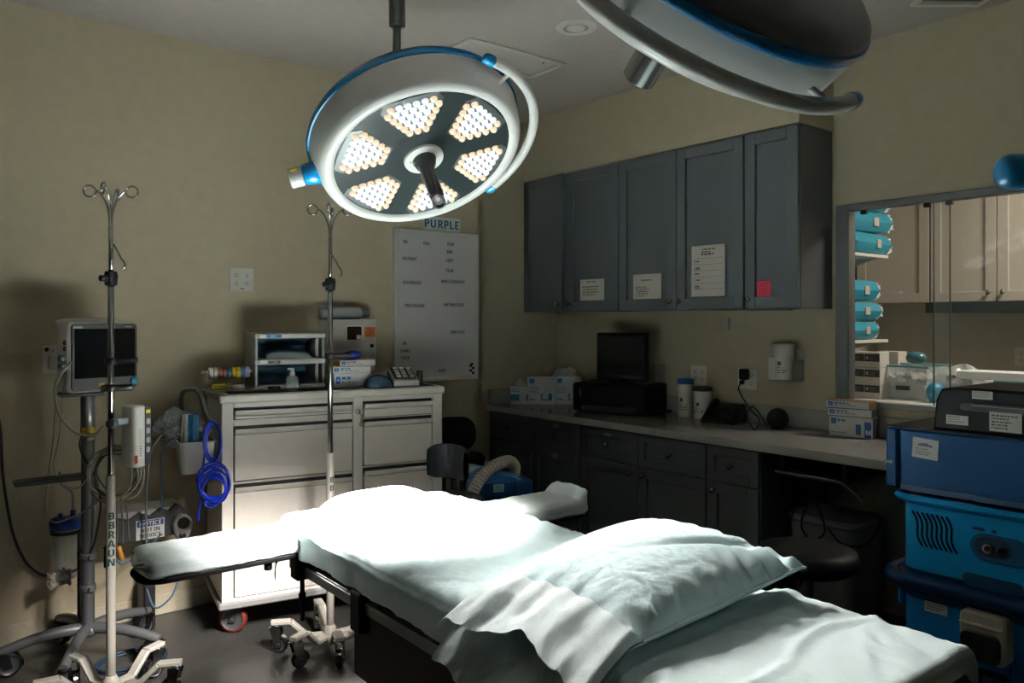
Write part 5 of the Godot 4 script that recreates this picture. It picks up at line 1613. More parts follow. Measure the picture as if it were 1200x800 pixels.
	# locked wall box with its paper roll
	var zf := WALL_Z + 0.15
	var a := onz(388, 413, zf)
	var c := onz(441, 374, zf)
	var wbx := thing("wall_sharps_box", "pale locked wall box with a dark window and orange sticker above the cart", "box", Vector3((a.x + c.x) / 2, 1.12, WALL_Z))
	var ww := c.x - a.x
	var hh := c.y - 1.12
	part(wbx, "case", MB.new().bb(Vector3(-ww / 2, 0, 0), Vector3(ww / 2, hh, 0.15), 0.006), M(C8(176, 174, 168), 0.5))
	var wn := part(wbx, "window_surround", MB.new(Transform3D(Basis.IDENTITY, Vector3(0.0, hh - 0.075, 0.151))).prism(rrect(0.098, 0.084, 0.01, 4), 0.004, 0.001), M(C8(204, 202, 196), 0.5))
	part(wn, "dark_pane", MB.new(Transform3D(Basis.IDENTITY, Vector3(0.0, hh - 0.075, 0.1525))).prism(rrect(0.086, 0.072, 0.008, 4), 0.003, 0.0005), M(C8(42, 22, 22), 0.2))
	part(wn, "pane_sticker", MB.new().box(Vector3(0.026, hh - 0.096, 0.1545), Vector3(0.026, 0.022, 0.0008), 0.0), M(C8(170, 168, 162), 0.5))
	var ost := part(wbx, "orange_sticker", sheet_mb(0.064, 0.056), printed("orange_print", C8(190, 92, 44), words(0.1, 0.12, 0.85, 4, 0.22, 0.1, C8(90, 36, 20), 71), 64, 64))
	ost.position = Vector3(0.095, hh - 0.07, 0.1508)
	part(wbx, "lock", MB.new().cyl(Vector3(0.105, hh - 0.145, 0.15), Vector3(0.105, hh - 0.145, 0.158), 0.011, 16), M(C8(30, 30, 32), 0.3, 0.6))
	var rl := thing("paper_roll", "grey wrapped paper roll resting on top of the locked wall box", "roll", Vector3((a.x + c.x) / 2 - 0.03, 1.12 + hh + 0.034, WALL_Z + 0.08))
	part(rl, "roll_body", MB.new().cyl(Vector3(-0.13, 0, 0), Vector3(0.1, 0, 0), 0.034, 24, 0.034, 0.004), M(C8(120, 122, 122), 0.6))
	part(rl, "core", MB.new().cyl(Vector3(0.099, 0, 0), Vector3(0.15, 0, 0), 0.025, 18), M(C8(70, 72, 74), 0.6))
	# glove cartons
	var side := M(C8(196, 198, 196), 0.5)
	carton("glove_carton", "white glove carton with blue square, lowest of the cart's stack", cart_top(0.105, 0.11, yb), -10.0, Vector3(0.19, 0.068, 0.11), glove_print("glove_a", 81), side, "glove cartons on the cart")
	carton("glove_carton", "thin white glove carton, middle of the cart's stack", cart_top(0.098, 0.11, yb + 0.0688), -12.0, Vector3(0.19, 0.033, 0.11), glove_print("glove_b", 83), side, "glove cartons on the cart")
	carton("glove_carton", "thin glove carton with orange ends on top of the cart's stack", cart_top(0.13, 0.105, yb + 0.1026), -6.0, Vector3(0.185, 0.03, 0.105), glove_print("glove_c", 85), M(C8(196, 128, 50), 0.5), "glove cartons on the cart")
	var wad := MB.new().ball(Vector3(0, 0.022, 0), Vector3(0.05, 0.022, 0.035), 18, 10)
	solo("blue_wrap", wad, M(C8(24, 40, 120), 0.4), "small blue wrapped bundle lying on the top glove carton", "bundle", cart_top(0.12, 0.05, yb + 0.1336), 0.0)
	# dark dome handset with its lead
	var dm := thing("handset", "dark blue domed handset with a black lead on the cart top", "handset", cart_top(0.215, 0.17, yb), -10.0)
	var db := MB.new()
	db.grid(28, 10, func(u: float, v: float) -> Vector3:
		var an := TAU * u
		var k := 1.0 - pow(v, 2.2)
		return Vector3(cos(an) * 0.078 * pow(maxf(k, 0.0), 0.5), v * 0.064, sin(an) * 0.05 * pow(maxf(k, 0.0), 0.5)), true)
	part(dm, "dome", db, M(C8(22, 44, 60), 0.25))
	part(dm, "lead", MB.new().tube(curve([Vector3(-0.07, 0.02, 0.03), Vector3(-0.1, 0.012, 0.05), Vector3(-0.13, 0.006, 0.055), Vector3(-0.155, 0.004, 0.05)], 5), 0.0035, 7), blk)
	# sloping key pad unit
	var kp := thing("key_unit", "grey desk unit with a sloping row of keys at the end of the cart", "desk unit", cart_top(0.36, 0.12, yb), -18.0)
	part(kp, "body", MB.new(Transform3D(Basis(Vector3(0, 0, 1), Vector3(0, 1, 0), Vector3(-1, 0, 0)), Vector3.ZERO)).prism(PackedVector2Array([Vector2(-0.09, 0.0), Vector2(0.09, 0.0), Vector2(0.09, 0.03), Vector2(-0.07, 0.085), Vector2(-0.09, 0.08)]), 0.13, 0.006), M(C8(130, 130, 126), 0.5))
	part(kp, "key_bed", MB.new(Transform3D(Basis(Vector3.RIGHT, 0.33), Vector3(0, 0.061, 0.01))).box(Vector3.ZERO, Vector3(0.108, 0.006, 0.14), 0.001), M(C8(36, 36, 38), 0.5))
	for i in 4:
		for j in 3:
			part(kp, "key", MB.new(Transform3D(Basis(Vector3.RIGHT, 0.33), Vector3(0, 0.061, 0.01))).box(Vector3(-0.033 + j * 0.033, 0.006, -0.05 + i * 0.033), Vector3(0.022, 0.006, 0.018), 0.0015), M(C8(170, 168, 160), 0.5))
	var bt := solo("black_bottle", MB.new().lathe([Vector2(0, 0), Vector2(0.016, 0), Vector2(0.017, 0.003), Vector2(0.017, 0.05), Vector2(0.015, 0.052), Vector2(0.015, 0.07), Vector2(0, 0.071)], 20), blk, "small black bottle standing beside the sloping key unit", "bottle", cart_top(0.458, 0.1, ct + 0.0032), 0.0)

# ---------- on the worktop ----------
func build_counter_things() -> void:
	var y := 0.8455
	var blk := P(C8(9, 9, 10))
	var white := M(C8(196, 198, 196), 0.5)
	var bl := C8(24, 104, 168)
	var teal := C8(30, 120, 160)
	var box_a := printed("wipe_carton_print", C8(206, 208, 206), [[0.08, 0.06, 0.18, 0.18, bl], [0.78, 0.05, 0.22, 0.02, teal], [0.5, 0.6, 0.42, 0.26, teal], [0.56, 0.46, 0.22, 0.36, C8(196, 206, 208)]] + words(0.08, 0.36, 0.4, 4, 0.07, 0.035, C8(70, 140, 180), 91) + words(0.08, 0.82, 0.3, 1, 0.1, 0.05, C8(60, 60, 64), 92), 128, 128)
	var box_b := printed("small_carton_print", C8(200, 204, 204), [[0.0, 0.45, 1.0, 0.35, teal], [0.5, 0.35, 0.4, 0.6, C8(196, 204, 206)]] + words(0.08, 0.15, 0.6, 2, 0.12, 0.05, C8(80, 120, 160), 93), 96, 96)
	carton("mask_carton", "white and blue carton standing upright near the worktop corner", Vector3(3.418, y, -4.0), -54.6, Vector3(0.19, 0.182, 0.1), box_a, white)
	carton("mask_carton", "small teal and white carton, half open, beside the upright carton", Vector3(3.295, y, -4.08), -40.0, Vector3(0.12, 0.125, 0.09), box_b, M(C8(60, 130, 160), 0.5))
	carton("mask_carton", "white and blue carton half hidden behind the black printer", Vector3(3.575, y, -3.9), -54.6, Vector3(0.18, 0.185, 0.1), box_a, white)
	var cr := MB.new()
	cr.grid(26, 16, func(u: float, v: float) -> Vector3:
		var e := sin(PI * v) * pow(maxf(0.0, 1.0 - pow(absf(u * 2 - 1), 3.0)), 0.5)
		return Vector3((u - 0.5) * 0.17, e * 0.05 * (1.0 + 0.5 * noise.get_noise_2d(u * 4.0, v * 4.0)) + 0.006 * crease(u, v, 5.0) * e, (v - 0.5) * 0.1))
	solo("crumpled_bag", cr, M(C8(170, 168, 160), 0.5), "crumpled pale bag lying on the carton behind the printer", "bag", Vector3(3.6, y + 0.186, -3.955), -54.0)
	solo("tissue_tuft", MB.new().grid(18, 12, func(u: float, v: float) -> Vector3:
		var a := TAU * u
		var r := (1.0 - v) * 0.04 * (1.0 + 0.3 * sin(a * 5.0))
		return Vector3(cos(a) * r, v * 0.05 + 0.008 * sin(a * 3.0 + v * 5.0) * v, sin(a) * r * 0.7), true), M(C8(190, 186, 178), 0.8), "white tissue tuft sticking out of the small teal carton", "tissue", Vector3(3.33, y + 0.1256, -4.11), 0.0)
	# printer with a monitor on it
	var p := thing("printer", "wide black printer under the monitor on the worktop", "printer", Vector3(3.376, y, -3.33), -72.8)
	part(p, "housing", MB.new().box(Vector3(0, 0.095, -0.15), Vector3(0.5, 0.17, 0.3), 0.012), blk)
	part(p, "paper_tray", MB.new().box(Vector3(0, 0.03, 0.002), Vector3(0.36, 0.035, 0.02), 0.004), M(C8(30, 31, 33), 0.4))
	part(p, "feed_lid", MB.new().box(Vector3(0, 0.182, -0.16), Vector3(0.44, 0.008, 0.22), 0.003), M(C8(26, 27, 29), 0.35))
	part(p, "front_strip", MB.new().box(Vector3(-0.19, 0.12, 0.001), Vector3(0.006, 0.05, 0.003), 0.001), M(C8(120, 120, 118), 0.4, 0.5))
	part(p, "foot", MB.new().box(Vector3(0, 0.005, -0.15), Vector3(0.44, 0.01, 0.26), 0.002), blk)
	part(p, "side_tray", MB.new().box(Vector3(0.3, 0.03, -0.08), Vector3(0.1, 0.012, 0.12), 0.003).box(Vector3(0.345, 0.014, -0.03), Vector3(0.012, 0.026, 0.02), 0.002), blk)
	var m := thing("desktop_monitor", "blank black computer monitor standing on the printer", "monitor", Vector3(3.475, y + 0.1865, -3.31), -70.0)
	part(m, "stand_foot", MB.new().lathe([Vector2(0, 0), Vector2(0.085, 0), Vector2(0.085, 0.006), Vector2(0.02, 0.014), Vector2(0, 0.014)], 24), blk)
	part(m, "stand_neck", MB.new().box(Vector3(0, 0.05, -0.02), Vector3(0.05, 0.08, 0.02), 0.004), blk)
	part(m, "back_shell", MB.new().box(Vector3(0, 0.16, -0.005), Vector3(0.33, 0.285, 0.04), 0.008), blk)
	part(m, "screen", MB.new().box(Vector3(0, 0.165, 0.0155), Vector3(0.3, 0.24, 0.001), 0.0), M(C8(8, 8, 9), 0.25))
	tub("tall white wipe tub with a blue lid on the worktop", Vector3(3.66, y, -2.98), 0.046, 0.225, M(C8(20, 84, 150), 0.4), false)
	tub("short wide white wipe tub with a black lid on the worktop", Vector3(3.672, y, -2.866), 0.054, 0.185, M(C8(22, 22, 24), 0.4), false, C8(60, 30, 90))
	# desk phone
	var ph := thing("desk_phone", "black desk phone on the worktop beside the wipe tubs", "phone", Vector3(3.55, y, -2.66), -75.0)
	part(ph, "base", MB.new(Transform3D(Basis(Vector3(0, 0, 1), Vector3(0, 1, 0), Vector3(-1, 0, 0)), Vector3(0, 0, -0.08))).prism(PackedVector2Array([Vector2(0.1, 0), Vector2(0.1, 0.018), Vector2(-0.04, 0.1), Vector2(-0.06, 0.1), Vector2(-0.07, 0)]), 0.2, 0.006), blk)
	part(ph, "receiver", MB.new().tube(curve([Vector3(-0.06, 0.035, 0.0), Vector3(-0.062, 0.065, -0.03), Vector3(-0.062, 0.1, -0.09), Vector3(-0.06, 0.108, -0.12)], 5), 0.018, 10), blk)
	for i in 3:
		for j in 4:
			part(ph, "key", MB.new(Transform3D(Basis(Vector3.RIGHT, 0.53), Vector3(0.03, 0.05, -0.037))).box(Vector3(-0.02 + i * 0.024, 0.004, -0.036 + j * 0.022), Vector3(0.015, 0.005, 0.013), 0.001), M(C8(44, 45, 48), 0.5))
	# small round speaker and its lead
	var sc := ony(911, 503, y)
	var sp := thing("round_speaker", "small round black speaker standing on edge on the worktop", "speaker", Vector3(sc.x, y, sc.z), -60.0)
	part(sp, "drum", MB.new(Transform3D(Basis(Vector3(1, 0, 0), Vector3(0, 0, 1), Vector3(0, -1, 0)), Vector3(0, 0.054, -0.02))).lathe([Vector2(0, -0.02), Vector2(0.045, -0.018), Vector2(0.054, -0.008), Vector2(0.054, 0.012), Vector2(0.047, 0.02), Vector2(0, 0.024)], 28), blk)
	part(sp, "foot", MB.new().box(Vector3(0, 0.003, -0.02), Vector3(0.06, 0.006, 0.04), 0.001), blk)
	var lead := [at(875, 442, 4.08), at(866, 452, 4.12), at(868, 462, 4.1), at(880, 480, 4.08), at(890, 492, 4.05), at(884, 496, 4.02), at(875, 488, 4.04), at(882, 476, 4.07), at(892, 488, 4.05), at(898, 497, 4.04)]
	lead[4].y = maxf(lead[4].y, y + 0.006)
	lead[5].y = y + 0.005
	solo("power_lead", MB.new().tube(curve(lead, 7), 0.0036, 7), blk, "thin black lead looping from the charger down to the round speaker", "cable")
	solo("blue_lead", MB.new().tube(curve([at(858, 488, 4.12) * Vector3(1, 0, 1) + Vector3(0, y + 0.004, 0), at(872, 492, 4.06) * Vector3(1, 0, 1) + Vector3(0, y + 0.004, 0), at(886, 496, 4.03) * Vector3(1, 0, 1) + Vector3(0, y + 0.004, 0), at(897, 498, 4.02) * Vector3(1, 0, 1) + Vector3(0, y + 0.004, 0)], 6), 0.003, 7), M(C8(20, 90, 140), 0.5), "short blue lead lying on the worktop before the upstand", "cable")
	# glove cartons by the window
	var brown := M(C8(110, 84, 56), 0.5)
	var dark := M(C8(40, 46, 56), 0.5)
	var big := printed("glove_big", C8(200, 200, 196), [[0.05, 0.1, 0.12, 0.3, bl], [0.62, 0.35, 0.12, 0.5, C8(20, 80, 150)], [0.82, 0.2, 0.16, 0.78, C8(20, 80, 150)]] + words(0.2, 0.14, 0.3, 1, 0.1, 0.12, C8(30, 120, 150), 95) + words(0.05, 0.78, 0.5, 1, 0.1, 0.06, C8(60, 110, 160), 96), 192, 96)
	var g1 := carton("glove_carton", "large glove carton marked M, lowest of the worktop stack by the window", Vector3(3.622, y, -1.948), -80.0, Vector3(0.205, 0.1, 0.1), big, dark, "glove cartons on the worktop")
	lettering(g1, "M", face(Vector3(1, 0, 0), Vector3.UP, Vector3(0.083, 0.03, 0.0014)), 0.022, M(C8(210, 210, 206), 0.5), true)
	carton("glove_carton", "thin white glove carton, middle of the worktop stack by the window", Vector3(3.618, y + 0.1008, -1.952), -78.0, Vector3(0.205, 0.037, 0.1), glove_print("glove_d", 97), dark, "glove cartons on the worktop")
	carton("glove_carton", "thin glove carton with brown ends on top of the worktop stack", Vector3(3.62, y + 0.1386, -1.963), -81.0, Vector3(0.205, 0.036, 0.1), glove_print("glove_e", 99), brown, "glove cartons on the worktop")
	# knee space: keyboard tray, bin and loose leads
	var kt := thing("keyboard_tray", "dark pull out tray hanging under the worktop in the knee space", "tray", Vector3(3.35, 0.0, -1.88))
	var tb := MB.new()
	tb.box(Vector3(0, 0.722, 0), Vector3(0.4, 0.014, 0.34), 0.004)
	part(kt, "flat_board", tb, M(C8(52, 54, 56), 0.4))
	part(kt, "front_lip", MB.new().tube(curve([Vector3(-0.2, 0.726, -0.17), Vector3(-0.2, 0.726, 0.1), Vector3(-0.2, 0.71, 0.17), Vector3(-0.2, 0.66, 0.24)], 6), 0.006, 8), M(C8(84, 86, 88), 0.35, 0.3))
	for s in [-0.15, 0.15]:
		part(kt, "slide_rail", MB.new().bb(Vector3(-0.18, 0.729, s - 0.01), Vector3(0.2, 0.804, s + 0.01), 0.001), blk)
	var bn := thing("waste_bin", "grey lidded waste bin standing in the knee space behind the stool", "bin", Vector3(3.44, 0, -1.92), -90.0)
	var bb := MB.new()
	for q in [[0.0, 0.13, 0.11], [0.47, 0.16, 0.14]]:
		pass
	bb.grid(24, 1, func(u: float, v: float) -> Vector3:
		var pl := rrect(lerpf(0.27, 0.33, v), lerpf(0.23, 0.29, v), 0.05, 5)
		var i := int(round(u * pl.size())) % pl.size()
		return Vector3(pl[i].x, lerpf(0.002, 0.48, v), pl[i].y), true)
	part(bn, "bin_body", bb, M(C8(98, 100, 102), 0.5))
	part(bn, "bin_floor", MB.new().box(Vector3(0, 0.006, 0), Vector3(0.25, 0.012, 0.21), 0.002), M(C8(98, 100, 102), 0.5))
	part(bn, "bin_lid", MB.new(Transform3D(Basis(Vector3(1, 0, 0), Vector3(0, 0, -1), Vector3(0, 1, 0)), Vector3(0, 0.497, 0))).prism(rrect(0.345, 0.305, 0.055, 6), 0.034, 0.01), M(C8(108, 110, 112), 0.5))
	for q in [["short straight black lead hanging in the knee space", [930, 592], [926, 610], [923, 640]], ["black lead hanging in a round loop before the waste bin", [950, 585], [942, 600], [940, 620], [952, 632], [966, 624], [962, 600], [955, 586]], ["black lead sagging sideways across the front of the waste bin", [966, 620], [985, 636], [1008, 640], [1026, 626], [1031, 606]]]:
		var pts := []
		for e in q.slice(1):
			pts.append(onx(e[0], e[1], 3.2))
		pts[0] += Vector3(0.03, 0.0, 0)
		solo("loose_lead", MB.new().tube(curve(pts, 6), 0.0045, 7), blk, q[0], "cable", Vector3.ZERO, 0.0, "loose leads in the knee space")

# ---------- the store room seen through the window ----------
func build_store_room() -> void:
	var taupe := grainy("taupe_paint", C8(176, 170, 158), 0.5, 0.03, 0.6, 0.05, 0.006)
	var km := M(C8(170, 168, 160), 0.25, 0.95)
	var fx := 5.4
	for q in [[-2.86, -2.362, 1, "pale taupe single door cabinet beside the store room shelves"], [-2.354, -1.56, 2, "pale taupe two door cabinet with paired knobs in the store room"], [-1.555, -0.76, 2, "pale taupe two door cabinet at the far end of the store room"]]:
		var w: float = q[1] - q[0]
		var t := thing("store_cabinet", q[3], "cabinet", Vector3(fx, 1.525, (q[0] + q[1]) / 2), -90.0, "wall cabinets in the store room")
		part(t, "body", MB.new().bb(Vector3(-w / 2, 0, -0.338), Vector3(w / 2, 0.9, -0.021), 0.001), taupe)
		var n: int = q[2]
		var cw := w / n
		for i in n:
			var kx := (cw / 2 - 0.04) * (1.0 if i == 0 and n == 2 else -1.0)
			door_on(t, "door", Vector3(-w / 2 + cw * (i + 0.5), 0.45, 0), cw - 0.006, 0.892, 0.062, Vector2(kx, -0.39) if n == 2 else Vector2.INF, taupe, km)
	solo("name_strip", sheet_mb(0.07, 0.016), printed("store_strip", C8(206, 206, 200), words(0.05, 0.3, 0.9, 1, 0.4, 0.4, C8(80, 80, 80), 103), 64, 16), "small white name strip low on the taupe store room door", "label", onx(1052, 343, fx - 0.001) + Vector3(-0.002, 0, 0), -90.0)
	var hood := thing("hood_shelf", "black shelf hood under the store room cabinets", "shelf", Vector3(5.3, 1.455, -1.7))
	part(hood, "front_rail", MB.new().box(Vector3(-0.03, 0.035, 0), Vector3(0.02, 0.068, 1.25), 0.004), M(C8(34, 40, 42), 0.35))
	part(hood, "shelf_board", MB.new().box(Vector3(0.2, 0.04, 0), Vector3(0.44, 0.03, 1.25), 0.003), M(C8(30, 34, 36), 0.4))
	part(hood, "curved_brace", MB.new(Transform3D(Basis.IDENTITY, Vector3(0.0, 0.0, 0.5))).prism(PackedVector2Array([Vector2(-0.02, 0.02), Vector2(0.4, 0.02), Vector2(0.4, -0.14), Vector2(0.3, -0.06), Vector2(0.15, -0.01)]), 0.03), M(C8(26, 28, 30), 0.4))
	outlet("white outlet plate on the store room's far wall", onx(1197, 418, 5.74), -90.0, 0.08, 0.12, 1, 2)
	# ledge behind the window
	var lg := thing("store_counter", "white ledge counter behind the window in the store room", "counter", Vector3(4.2, 0.95, -1.75))
	part(lg, "counter_top", MB.new().box(Vector3(0.0, 0.03, 0), Vector3(0.58, 0.04, 2.25), 0.004), M(C8(206, 202, 194), 0.4))
	part(lg, "counter_cabinet", MB.new().bb(Vector3(-0.28, -0.95, -1.1), Vector3(0.26, 0.01, 1.1), 0.003), taupe)
	var cy := 1.0003
	# shelves with brackets
	var metal := M(C8(176, 176, 172), 0.4, 0.3)
	for q in [[1.80, "upper"], [1.295, "lower"]]:
		var s := thing("wall_shelf", "white %s wall shelf stacked with blue packs in the store room" % q[1], "shelf", Vector3(4.34, q[0], -2.6))
		part(s, "shelf_board", MB.new().box(Vector3(0, -0.01, 0), Vector3(0.76, 0.02, 0.6), 0.003), M(C8(206, 204, 198), 0.45))
		for x in [-0.25, 0.3]:
			part(s, "bracket", MB.new(Transform3D(Basis(Vector3(0, 0, 1), Vector3(0, 1, 0), Vector3(-1, 0, 0)), Vector3(x, -0.02, 0))).prism(PackedVector2Array([Vector2(-0.3, 0), Vector2(0.27, 0), Vector2(-0.3, -0.16)]), 0.02), metal)
	# blue packs
	var teal := grainy("pack_teal", C8(40, 150, 176), 0.35, 0.1, 0.2, 0.06, 0.02)
	var film := clear("pack_film", Color(0.85, 0.9, 0.9), 0.3, 0.12)
	var k := 0
	for q in [[4.53, 1.8, -2.42, 0.48, 0.125, "lowest on the upper shelf"], [4.52, 1.928, -2.43, 0.47, 0.125, "second on the upper shelf"], [4.51, 2.056, -2.43, 0.46, 0.11, "third on the upper shelf"], [4.41, 1.295, -2.42, 0.4, 0.11, "lowest on the lower shelf"], [4.41, 1.408, -2.42, 0.4, 0.11, "second on the lower shelf"], [4.4, 1.521, -2.42, 0.4, 0.125, "topmost on the lower shelf"]]:
		k += 1
		var t := thing("linen_pack", "blue linen pack in clear film, %s of the store room" % q[5], "pack", Vector3(q[0], q[1] + 0.001, q[2]), 4.0 * sin(k * 2.1), "blue linen packs on the store room shelves")
		var w: float = q[3]
		var h: float = q[4]
		var b := MB.new()
		for sgn in [1.0, -1.0]:
			b.grid(24, 14, func(u: float, v: float) -> Vector3:
				var a := u * 2 - 1
				var c := v * 2 - 1
				var e := pow(maxf(0.0, 1.0 - pow(absf(a), 10.0)), 0.35) * pow(maxf(0.0, 1.0 - pow(absf(c), 10.0)), 0.35)
				var wob := 0.006 * crease(a * 0.6 + k, c * 0.6, 3.0)
				return Vector3(a * w / 2, h / 2 + sgn * (e * (h / 2 - 0.004) + wob * 0.5 * e) , c * 0.13))
		part(t, "folded_linen", b, teal)
		part(t, "paper_label", MB.new().box(Vector3(w * 0.12, h * 0.5, 0.131), Vector3(0.05, h * 0.4, 0.002), 0.0005), M(C8(190, 170, 160), 0.5))
		var fb := MB.new()
		fb.grid(10, 8, func(u: float, v: float) -> Vector3:
			var a := u
			return Vector3(w / 2 - 0.01 + a * 0.06, h * (0.5 + (v - 0.5) * (0.95 - 0.5 * a)) + 0.012 * noise.get_noise_2d(a * 6.0 + k, v * 6.0), 0.1 + 0.03 * noise.get_noise_2d(a * 4.0, v * 5.0 + k)))
		part(t, "film_end", fb, M(C8(196, 204, 206), 0.3), "clear film gathered at the end")
	# small black and white cartons
	var wb := printed("bw_carton", C8(206, 204, 198), [[0.0, 0.12, 1.0, 0.5, C8(30, 34, 38)], [0.1, 0.25, 0.16, 0.22, C8(150, 156, 160)]] + words(0.36, 0.3, 0.5, 2, 0.14, 0.06, C8(130, 136, 140), 107) + words(0.3, 0.78, 0.4, 1, 0.1, 0.06, C8(120, 120, 120), 108), 96, 64)
	for r in 3:
		for c in 2:
			var p := onx(1004.0 if c == 0 else 1022.0, 440, 4.02)
			carton("stock_carton", "black and white stock carton, %s row of the %s stack behind the window" % [["bottom", "middle", "top"][r], ["inner", "outer"][c]], Vector3(4.02, cy + r * 0.081, p.z), -90.0, Vector3(0.083, 0.08, 0.1), wb, M(C8(200, 198, 192), 0.5), "black and white cartons behind the window")
	# clear bin with goods
	var bp := onx(1058, 450, 4.1)
	var t := thing("storage_bin", "clear plastic storage bin full of white goods behind the window", "bin", Vector3(4.1, cy, bp.z), -90.0)
	var cp := clear("bin_plastic", Color(0.86, 0.9, 0.9), 0.3, 0.08)
	var bw := MB.new()
	bw.bb(Vector3(-0.12, 0, -0.003), Vector3(0.12, 0.17, 0.0), 0.0)
	bw.bb(Vector3(-0.12, 0, -0.25), Vector3(0.12, 0.17, -0.247), 0.0)
	bw.bb(Vector3(-0.12, 0, -0.247), Vector3(-0.117, 0.17, -0.003), 0.0)
	bw.bb(Vector3(0.117, 0, -0.247), Vector3(0.12, 0.17, -0.003), 0.0)
	bw.bb(Vector3(-0.117, 0, -0.247), Vector3(0.117, 0.003, -0.003), 0.0)
	part(t, "bin_wall", bw, cp)
	var rim := MB.new()
	rim.bb(Vector3(-0.132, 0.165, -0.006), Vector3(0.132, 0.178, 0.01), 0.003)
	rim.bb(Vector3(-0.132, 0.165, -0.26), Vector3(0.132, 0.178, -0.244), 0.003)
	part(t, "bin_rim", rim, M(C8(120, 160, 168), 0.3))
	part(t, "bin_label", MB.new().box(Vector3(0.0, 0.06, 0.001), Vector3(0.07, 0.022, 0.001), 0.0), M(C8(30, 32, 34), 0.5))
	var gd := MB.new()
	gd.grid(20, 14, func(u: float, v: float) -> Vector3:
		return Vector3((u - 0.5) * 0.22, 0.1 + 0.04 * noise.get_noise_2d(u * 3.0, v * 3.0) + 0.02 * crease(u, v, 3.0), (v - 0.5) * 0.22))
	gd.box(Vector3(0, 0.04, 0), Vector3(0.21, 0.07, 0.21), 0.01)
	solo("bagged_goods", gd, M(C8(200, 196, 190), 0.4), "white bagged goods filling the clear storage bin", "goods", Vector3(4.1 + 0.126, cy + 0.0035, bp.z), -90.0)
	solo("blue_wrap", MB.new().ball(Vector3(0, 0.05, 0), Vector3(0.05, 0.05, 0.04), 20, 12).box(Vector3(0, 0.006, 0), Vector3(0.05, 0.012, 0.04), 0.003), M(C8(30, 140, 176), 0.35), "bright blue wrapped pack standing beside the clear storage bin", "pack", Vector3(4.08, cy, onx(1096, 440, 4.08).z), 0.0)
	var dome := MB.new().ball(Vector3(0, 0.035, 0), Vector3(0.05, 0.035, 0.05), 24, 14)
	solo("oxygen_mask", dome, M(C8(60, 110, 120), 0.12), "shiny dark teal breathing mask lying over the clear storage bin", "mask", Vector3(4.15, cy + 0.1785, onx(1074, 420, 4.15).z), 0.0)
	carton("small_carton", "small white carton with a brown lid behind the clear bin", Vector3(4.36, cy, onx(1040, 430, 4.36).z), -90.0, Vector3(0.12, 0.235, 0.1), M(C8(206, 204, 198), 0.5), M(C8(196, 190, 180), 0.5))
	# clear bag with red print
	var bg := MB.new()
	bg.grid(34, 20, func(u: float, v: float) -> Vector3:
		var a := TAU * u
		var hh := sin(v * PI * 0.5)
		var rr := pow(maxf(0.0, 1.0 - pow(hh, 2.5)), 0.5) * (1.0 + 0.14 * sin(a * 5.0 + v * 4.0) + 0.1 * noise.get_noise_2d(u * 9.0, v * 6.0))
		return Vector3(cos(a) * 0.15 * rr, 0.003 + hh * 0.17 * (1.0 + 0.1 * sin(a * 3.0)), sin(a) * 0.13 * rr), true)
	var bagp := onx(1131, 440, 4.25)
	var gb := thing("clear_goods_bag", "big clear plastic bag with dark red print on the ledge behind the window", "bag", Vector3(4.25, cy, bagp.z), -90.0)
	part(gb, "film", bg, clear("goods_film", Color(0.88, 0.9, 0.9), 0.35, 0.1))
	part(gb, "inner_goods", MB.new().ball(Vector3(0, 0.06, 0), Vector3(0.11, 0.058, 0.09), 20, 10), M(C8(150, 150, 148), 0.4))
	var pr := MB.new()
	for i in 5:
		pr.box(Vector3(-0.05 + i * 0.025, 0.115 + 0.004 * (i % 2), 0.075), Vector3(0.02, 0.03, 0.004), 0.001)
	part(gb, "red_print", pr, M(C8(110, 40, 46), 0.5))
	var tl := MB.new().ball(Vector3(0, 0.025, 0), Vector3(0.14, 0.025, 0.07), 20, 10).box(Vector3(0, 0.004, 0), Vector3(0.1, 0.008, 0.06), 0.002)
	solo("teal_pack", tl, M(C8(110, 180, 180), 0.4), "pale teal flat pack on the ledge beside the clear bag", "pack", Vector3(4.12, cy, onx(1125, 455, 4.08).z), -90.0)
	# white bar added to stand in for a bright strip in the window
	var tz := onx(1122, 440, 4.05).z
	var rt := thing("white_bar", "long white bar added on black feet over the ledge behind the window", "tray", Vector3(4.05, cy, tz))
	part(rt, "flat_board", MB.new().bb(Vector3(-0.01, 0.128, 0.0), Vector3(0.16, 0.166, 0.95), 0.003), M(C8(236, 238, 238), 0.35))
	part(rt, "teal_strip", MB.new().bb(Vector3(-0.006, 0.108, 0.16), Vector3(0.02, 0.1275, 0.4), 0.001), M(C8(60, 150, 160), 0.4))
	for z in [0.3, 0.8]:
		part(rt, "foot", MB.new().bb(Vector3(0.03, 0.0, z - 0.02), Vector3(0.13, 0.128, z + 0.02), 0.002), M(C8(24, 24, 26), 0.5))

